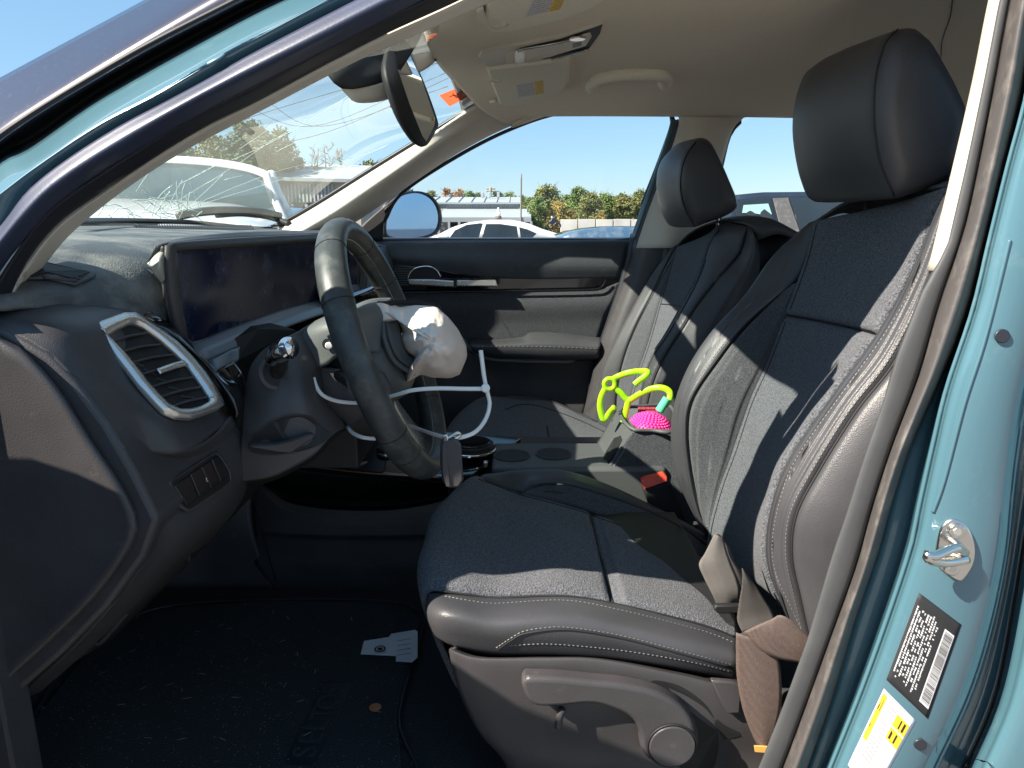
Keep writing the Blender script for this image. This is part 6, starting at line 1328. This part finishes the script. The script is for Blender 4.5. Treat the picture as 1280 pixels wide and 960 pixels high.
# warehouse
Yw = 52
wh = thing('warehouse', 'long low white metal warehouse with ribbed walls beyond the parked cars', 'warehouse', P(595, 290, Yw + 6))
wmat = pm('metal_wall', (.28, .30, .32), .6, var=(.3, .06)); rmat = pm('metal_roof', (.33, .36, .38), .6, var=(.5, .06))
wa, wb = P(535, 252, Yw + 6), P(648, 252, Yw); wc = P(535, 290, Yw + 6); 
ua = P(480, 244, Yw + 8); 
xl, xr_ = P(430, 250, Yw).x, P(648, 250, Yw).x
zt, zr, zgr = P(640, 253, Yw).z, P(640, 248, Yw + 4).z + .25, 0
box('wall', ((xl + xr_) / 2, Yw + 5, (zt + 0) / 2), (xr_ - xl, 10, zt), wmat, wh, bev=.02)
k = 0; vs = []; fs = []
while xl + k * .6 < xr_:
    x = xl + k * .6; c = len(vs); vs += [V((x, Yw - .003, 0)), V((x + .12, Yw - .003, 0)), V((x + .12, Yw - .003, zt - .02)), V((x, Yw - .003, zt - .02)), V((x + .03, Yw - .06, 0)), V((x + .09, Yw - .06, 0)), V((x + .09, Yw - .06, zt - .02)), V((x + .03, Yw - .06, zt - .02))]
    fs += [[c, c + 4, c + 7, c + 3], [c + 4, c + 5, c + 6, c + 7], [c + 5, c + 1, c + 2, c + 6]]; k += 1
stuff(mk('wall_rib', vs, fs, wmat, wh, False))
rf = mk('roof', [V((xl - .3, Yw - .3, zt)), V((xr_ + .2, Yw - .3, zt)), V((xr_ + .2, Yw + 5, zt + .5)), V((xl - .3, Yw + 5, zt + .5)), V((xr_ + .2, Yw + 10.3, zt)), V((xl - .3, Yw + 10.3, zt))], [[0, 1, 2, 3], [3, 2, 4, 5]], rmat, wh, False); solid(rf, .12)
k = 0; vs = []; fs = []
while xl + k * .9 < xr_:
    x = xl + k * .9; c = len(vs); vs += [V((x, Yw - .3, zt + .01)), V((x + .08, Yw - .3, zt + .01)), V((x + .08, Yw + 5, zt + .52)), V((x, Yw + 5, zt + .52)), V((x + .04, Yw - .3, zt + .07)), V((x + .04, Yw + 5, zt + .58))]
    fs += [[c, c + 4, c + 5, c + 3], [c + 4, c + 1, c + 2, c + 5]]; k += 1
stuff(mk('roof_rib', vs, fs, rmat, wh, False))
lz = P(640, 265, Yw - 3).z; lx0, lx1 = P(548, 270, Yw - 4).x, P(664, 270, Yw - 4).x
ln_ = mk('lean_to_roof', [V((lx0, Yw - 4, lz - .35)), V((lx1, Yw - 4, lz - .35)), V((lx1, Yw, lz + .25)), V((lx0, Yw, lz + .25))], [[0, 1, 2, 3]], rmat, wh, False); solid(ln_, .3)
for k in range(10):
    x = lx0 + (lx1 - lx0) * k / 9; box('post', (x, Yw - 3.9, (lz - .6) / 2), (.16, .16, lz - .6), wmat, wh, bev=0)
for k in range(7):
    x = lx0 + (lx1 - lx0) * (k + .5) / 7; box('bay_door', (x, Yw - .08, 1.0), (2.2, .1, 2.0), pm('bay_grey', (.35, .34, .33), .8), wh, bev=.02)
for px in (603, 612, 623): box('roof_vent', (P(px, 245, Yw + 3).x, Yw + 3, zt + .6), (.22, .22, .4), rmat, wh, bev=.03)
# second building seen through the windshield
wh2 = thing('metal_building', 'pale metal building with open bays seen through the windshield by the trees', 'warehouse', P(385, 280, 34))
box('wall', (P(388, 240, 34).x, 36, 1.5), (4.6, 4, 3.0 + .3), pm('cream_wall', (.34, .32, .27), .8, var=(1, .1)), wh2, bev=.02)
x0c, x1c = P(338, 230, 33.5).x, P(440, 230, 33.5).x; zt2 = P(640, 222, 34).z
box('upper_wall', ((x0c + x1c) / 2, 35.8, zt2 - .6), (x1c - x0c, 4, 1.1), pm('cream_wall', (.34, .32, .27), .8), wh2, bev=.02)
r2 = mk('roof', [V((x0c - .3, 33.4, zt2)), V((x1c + .3, 33.4, zt2 - .1)), V((x1c + .3, 38, zt2 + .8)), V((x0c - .3, 38, zt2 + .9))], [[0, 1, 2, 3]], rmat, wh2, False); solid(r2, .15)
for k in range(16): box('wall_slat', (x0c + .2 + k * .17, 33.76, zt2 - .7), (.07, .06, .8), rmat, wh2, bev=0)
for k in range(6): box('post', (x0c + .2 + k * (x1c - x0c - .4) / 5, 33.7, (zt2 - 1.2) / 2), (.12, .12, zt2 - 1.2), rmat, wh2, bev=0)
# white truck in front of the windshield
Yt = 8.0
tr = thing('white_truck', 'white truck facing the cracked windshield with dark front glass and long hood', 'truck', P(230, 300, Yt + 1))
WP = M['wpaint']
roofp_ = [(60, 196), (150, 194), (215, 195), (270, 199), (310, 206), (337, 216)]
sheet('roof', [PL([(x, y + 9, Yt) for x, y in roofp_]), PL([(x, y + 1, Yt + .05) for x, y in roofp_]), PL([(x + 2, y + 0, Yt + .3) for x, y in roofp_]), PL([(x + 4, y + 5, Yt + 2) for x, y in roofp_])], WP, tr, 40, 14, out=(0, 0, 1), thick=.03)
wsq = [(60, 205), (150, 203), (215, 204), (270, 208), (308, 215), (331, 224), (338, 240), (346, 262), (350, 274), (320, 272), (240, 268), (160, 260), (60, 258)]
plate('front_glass', [P(x, y, Yt + (.0 if y < 230 else -.25)) for x, y in wsq], (0, .03, 0), pm('truck_glass', (.05, .085, .10), .12, coat=.5), tr)
tube('glass_pillar', PL([(333, 217, Yt - .02), (340, 240, Yt - .12), (352, 268, Yt - .28), (360, 282, Yt - .3)]), .045, WP, tr, 8)
tube('cab_pillar', PL([(338, 216, Yt + .1), (346, 238, Yt), (360, 266, Yt - .1), (366, 282, Yt - .2)]), .05, WP, tr, 8)
hp_ = [(40, 247), (110, 248), (160, 248), (240, 251), (300, 256), (345, 270), (362, 284)]
sheet('hood', [PL([(x, y, Yt - .3) for x, y in hp_]), PL([(x + 5, y + 8, Yt - 1.0) for x, y in hp_]), PL([(x - 5, y + 30, Yt - 1.7) for x, y in hp_]), PL([(x - 5, y + 90, Yt - 1.8) for x, y in hp_])], WP, tr, 30, 20, out=(0, -.3, 1), thick=.03)
box('cab_body', (P(210, 300, Yt + 1).x, Yt + 1.1, .95), (3.2, 1.9, 1.1), WP, tr, bev=.08)
# poles and wires
pole = thing('utility_pole', 'tall bare wooden pole standing beside the warehouse end', 'pole', P(651, 290, 48), 'utility poles')
tube('shaft', [V((P(651, 270, 48).x, 48, 0)), P(651.5, 217, 48)], .06, pm('weathered_wood_grey', (.2, .19, .175), .9), pole, 8)
p2 = thing('utility_pole', 'distant utility pole with crossarms above the warehouse roof', 'pole', P(613, 290, 70), 'utility poles')
tube('shaft', [V((P(613, 250, 70).x, 70, 0)), P(613, 234, 70)], .12, pm('weathered_wood', (.3, .26, .2), .9), p2, 8)
for y_ in (236, 239): tube('crossarm', [P(608, y_, 70), P(619, y_, 70)], .07, pm('weathered_wood', (.3, .26, .2), .9), p2, 6)
for k, (a, b, c) in enumerate((((150, 260), (340, 138), (560, 75)), ((300, 190), (390, 158), (560, 90)), ((330, 185), (400, 158), (560, 108)), ((200, 230), (372, 175), (600, 80)))):
    lbk = ('lowest power line nearest the white truck roof', 'power line second from the truck, crossing the pines', 'power line passing above the bare trees', 'highest power line running toward the orange sticker')[k]; wr = tube('power_line', [P(a[0], a[1] - 60, 30), P(b[0], b[1], 26), P(c[0], c[1], 22)], .012, M['rubberd'], None, 4); tag(wr, lbk, 'wire', 'power lines over the lot')
# trees
def leafmat(n, c, c2=None): return pm(n, c, .8, var=(1.5, .45) + ((c2,) if c2 else ()))
TM = dict(pine=leafmat('pine_needles', (.07, .11, .045)), green=leafmat('green_leaves', (.14, .20, .05)), gold=leafmat('autumn_gold', (.34, .26, .07)), rust=leafmat('autumn_rust', (.36, .19, .08)), mix=leafmat('turning_leaves', (.14, .19, .06), (.28, .26, .08)))
bark = pm('bark', (.14, .11, .085), .95)
def tree(px, top, base, wpx, Y, kind, lab, cat='tree', dens=1.0, bare=False, group='trees beyond the lot', seed=0):
    rr = random.Random(int(px * 13 + top + seed)); b = P(px, base, Y); z0 = 0; t = P(px, top, Y); H = t.z - z0; Wd = wpx / FPX * Y
    r = thing('bare_tree' if bare else ('pine_tree' if kind == 'pine' else 'tree'), lab, cat, (b.x, Y, 0), group)
    x = b.x; tr_ = max(.08, H * .016)
    tk = tube('trunk', [V((x, Y, 0)), V((x + rr.uniform(-.2, .2), Y, H * .5)), V((x + rr.uniform(-.3, .3), Y, H * .93))], lambda s: tr_ * (1 - .8 * s), bark, r, 7)
    vs = []; fs = []
    def limb(a, d, ln, rad, dep):
        b_ = a + d * ln; k = len(vs); u = d.orthogonal().normalized(); v = d.cross(u)
        for q, f in ((a, 1), (b_, .5)):
            for e in (u, V((0, 0, 0)) - u * .5 + v * .87, -u * .5 - v * .87): vs.append(q + e * rad * f)
        for i in range(3): fs.append([k + i, k + (i + 1) % 3, k + 3 + (i + 1) % 3, k + 3 + i])
        if dep > 0:
            for _ in range(3 if bare else 2):
                limb(a.lerp(b_, rr.uniform(.4, 1)), (d + V((rr.gauss(0, .45), rr.gauss(0, .45), rr.uniform(-.1, .5)))).normalized(), ln * .62, rad * .5, dep - 1)
    for k in range(14 if bare else 8):
        z = H * rr.uniform(.35, .9); an = rr.uniform(0, 6.28)
        limb(V((x, Y, z)), V((math.cos(an), math.sin(an), rr.uniform(.3, 1.0))).normalized(), Wd * .32, tr_ * .35, 3 if bare else 1)
    mk('limbs', vs, fs, bark, r, False)
    # crown: clusters of small leaf faces
    vs = []; fs = []; n_cl = int((60 if kind != 'pine' else 60) * dens); z_lo = .15 if kind != 'pine' else .42
    if bare: n_cl = int(10 * dens)
    for c in range(n_cl):
        f = rr.random(); zz = H * (z_lo + (1 - z_lo) * f)
        env = math.sin(math.pi * min(.97, max(.08, .18 + f * .8))) ** .6
        rad = Wd * .5 * env * math.sqrt(rr.random()); an = rr.uniform(0, 6.28)
        cc = V((x + rad * math.cos(an), Y + rad * math.sin(an), zz - H * .04)); cr_ = Wd * rr.uniform(.09, .19) * (1 if kind != 'pine' else .85)
        for q in range(int(60 * (.35 if bare else 1))):
            d = V((rr.gauss(0, 1), rr.gauss(0, 1), rr.gauss(0, .62))).normalized() * cr_ * rr.random() ** .4
            p = cc + d; s = Wd * rr.uniform(.014, .032) * (1.2 if not bare else .7); u = V((rr.gauss(0, 1), rr.gauss(0, 1), rr.gauss(0, 1))).normalized(); v = u.orthogonal().normalized(); k = len(vs)
            vs += [p + u * s, p + v * s * .7, p - u * s, p - v * s * .7]; fs.append([k, k + 1, k + 2, k + 3])
    mk('crown', vs, fs, TM[kind], r, False)
TL = [(316, 150, 232, 78, 34, 'pine', 'tall pine at the left of the windshield view above the white truck'), (356, 158, 235, 56, 36, 'pine', 'round topped pine just right of the tallest pine behind the truck'),
      (272, 166, 232, 66, 38, 'mix', 'loose leafed tree left of the pines behind the white truck'), (338, 188, 235, 90, 42, 'mix', 'low turning tree beneath the two pines'), (235, 170, 232, 50, 42, 'pine', 'pine half hidden by the near door pillar')]
for a in TL: tree(*a, dens=1.9)
for a in [(396, 176, 240, 26, 36, 'rust', 'bare slender tree right of the pines in the windshield'), (413, 174, 240, 22, 37, 'rust', 'bare tree with a few rusty leaves, second from the pines'), (430, 176, 240, 24, 38, 'rust', 'bare twiggy tree furthest right before the pillar trim')]: tree(*a, bare=True)
tree(462, 200, 250, 50, 45, 'mix', 'bushy tree close to the far pillar in the windshield'); tree(500, 222, 262, 44, 50, 'green', 'dark green tree showing above the door mirror')
rowt = [(541, 238, 262, 26, 74, 'mix'), (560, 234, 262, 26, 76, 'rust'), (573, 235, 262, 22, 76, 'rust'), (588, 238, 262, 26, 75, 'green'), (600, 241, 262, 24, 78, 'pine'), (622, 239, 262, 24, 78, 'pine'), (638, 240, 262, 26, 76, 'green'), (652, 243, 268, 22, 74, 'mix'), (660, 245, 270, 22, 70, 'green')]
nm_ = {'mix': 'small turning tree', 'rust': 'small rust coloured tree', 'green': 'small green tree', 'pine': 'small dark pine'}
where = ['right of the door mirror', 'third in the row above the warehouse roof', 'next to the rust coloured one nearer the pole', 'left of the distant crossarm pole', 'just behind the distant crossarm pole', 'right of the distant crossarm pole', 'above the warehouse roof end', 'behind the tall bare pole', 'between the bare pole and the big golden tree']
for a, w_ in zip(rowt, where): tree(*a, nm_[a[5]] + ' ' + w_, dens=1.4)
big = [(684, 233, 290, 46, 52, 'mix', 'large round green and gold tree right of the bare pole'), (672, 246, 292, 30, 50, 'green', 'low green tree at the foot of the large golden tree'), (697, 252, 292, 30, 50, 'gold', 'golden shrubby tree right of the large round one'), (722, 234, 288, 34, 56, 'green', 'airy green tree in the middle of the window view'), (738, 240, 290, 34, 54, 'mix', 'green tree standing right of the airy one'), (752, 262, 292, 14, 50, 'gold', 'small bright orange tree before the green ones'), (758, 242, 290, 36, 56, 'green', 'full green tree behind the small orange one'), (778, 243, 290, 34, 55, 'mix', 'turning tree second from the window rear edge'), (797, 238, 290, 36, 56, 'mix', 'tall turning tree at the window rear edge'), (712, 262, 292, 22, 50, 'gold', 'low golden shrub left of the orange tree'), (820, 240, 290, 36, 58, 'green', 'green tree partly behind the window rear frame'), (708, 244, 290, 30, 60, 'green', 'green tree filling the gap right of the big golden tree'), (730, 246, 290, 30, 62, 'mix', 'distant tree between the airy green tree and its neighbour'), (768, 246, 290, 30, 62, 'green', 'distant green tree behind the small orange one'), (788, 248, 290, 28, 62, 'mix', 'distant tree between the two tall turning trees')]
for a in big: tree(*a, dens=2.0)
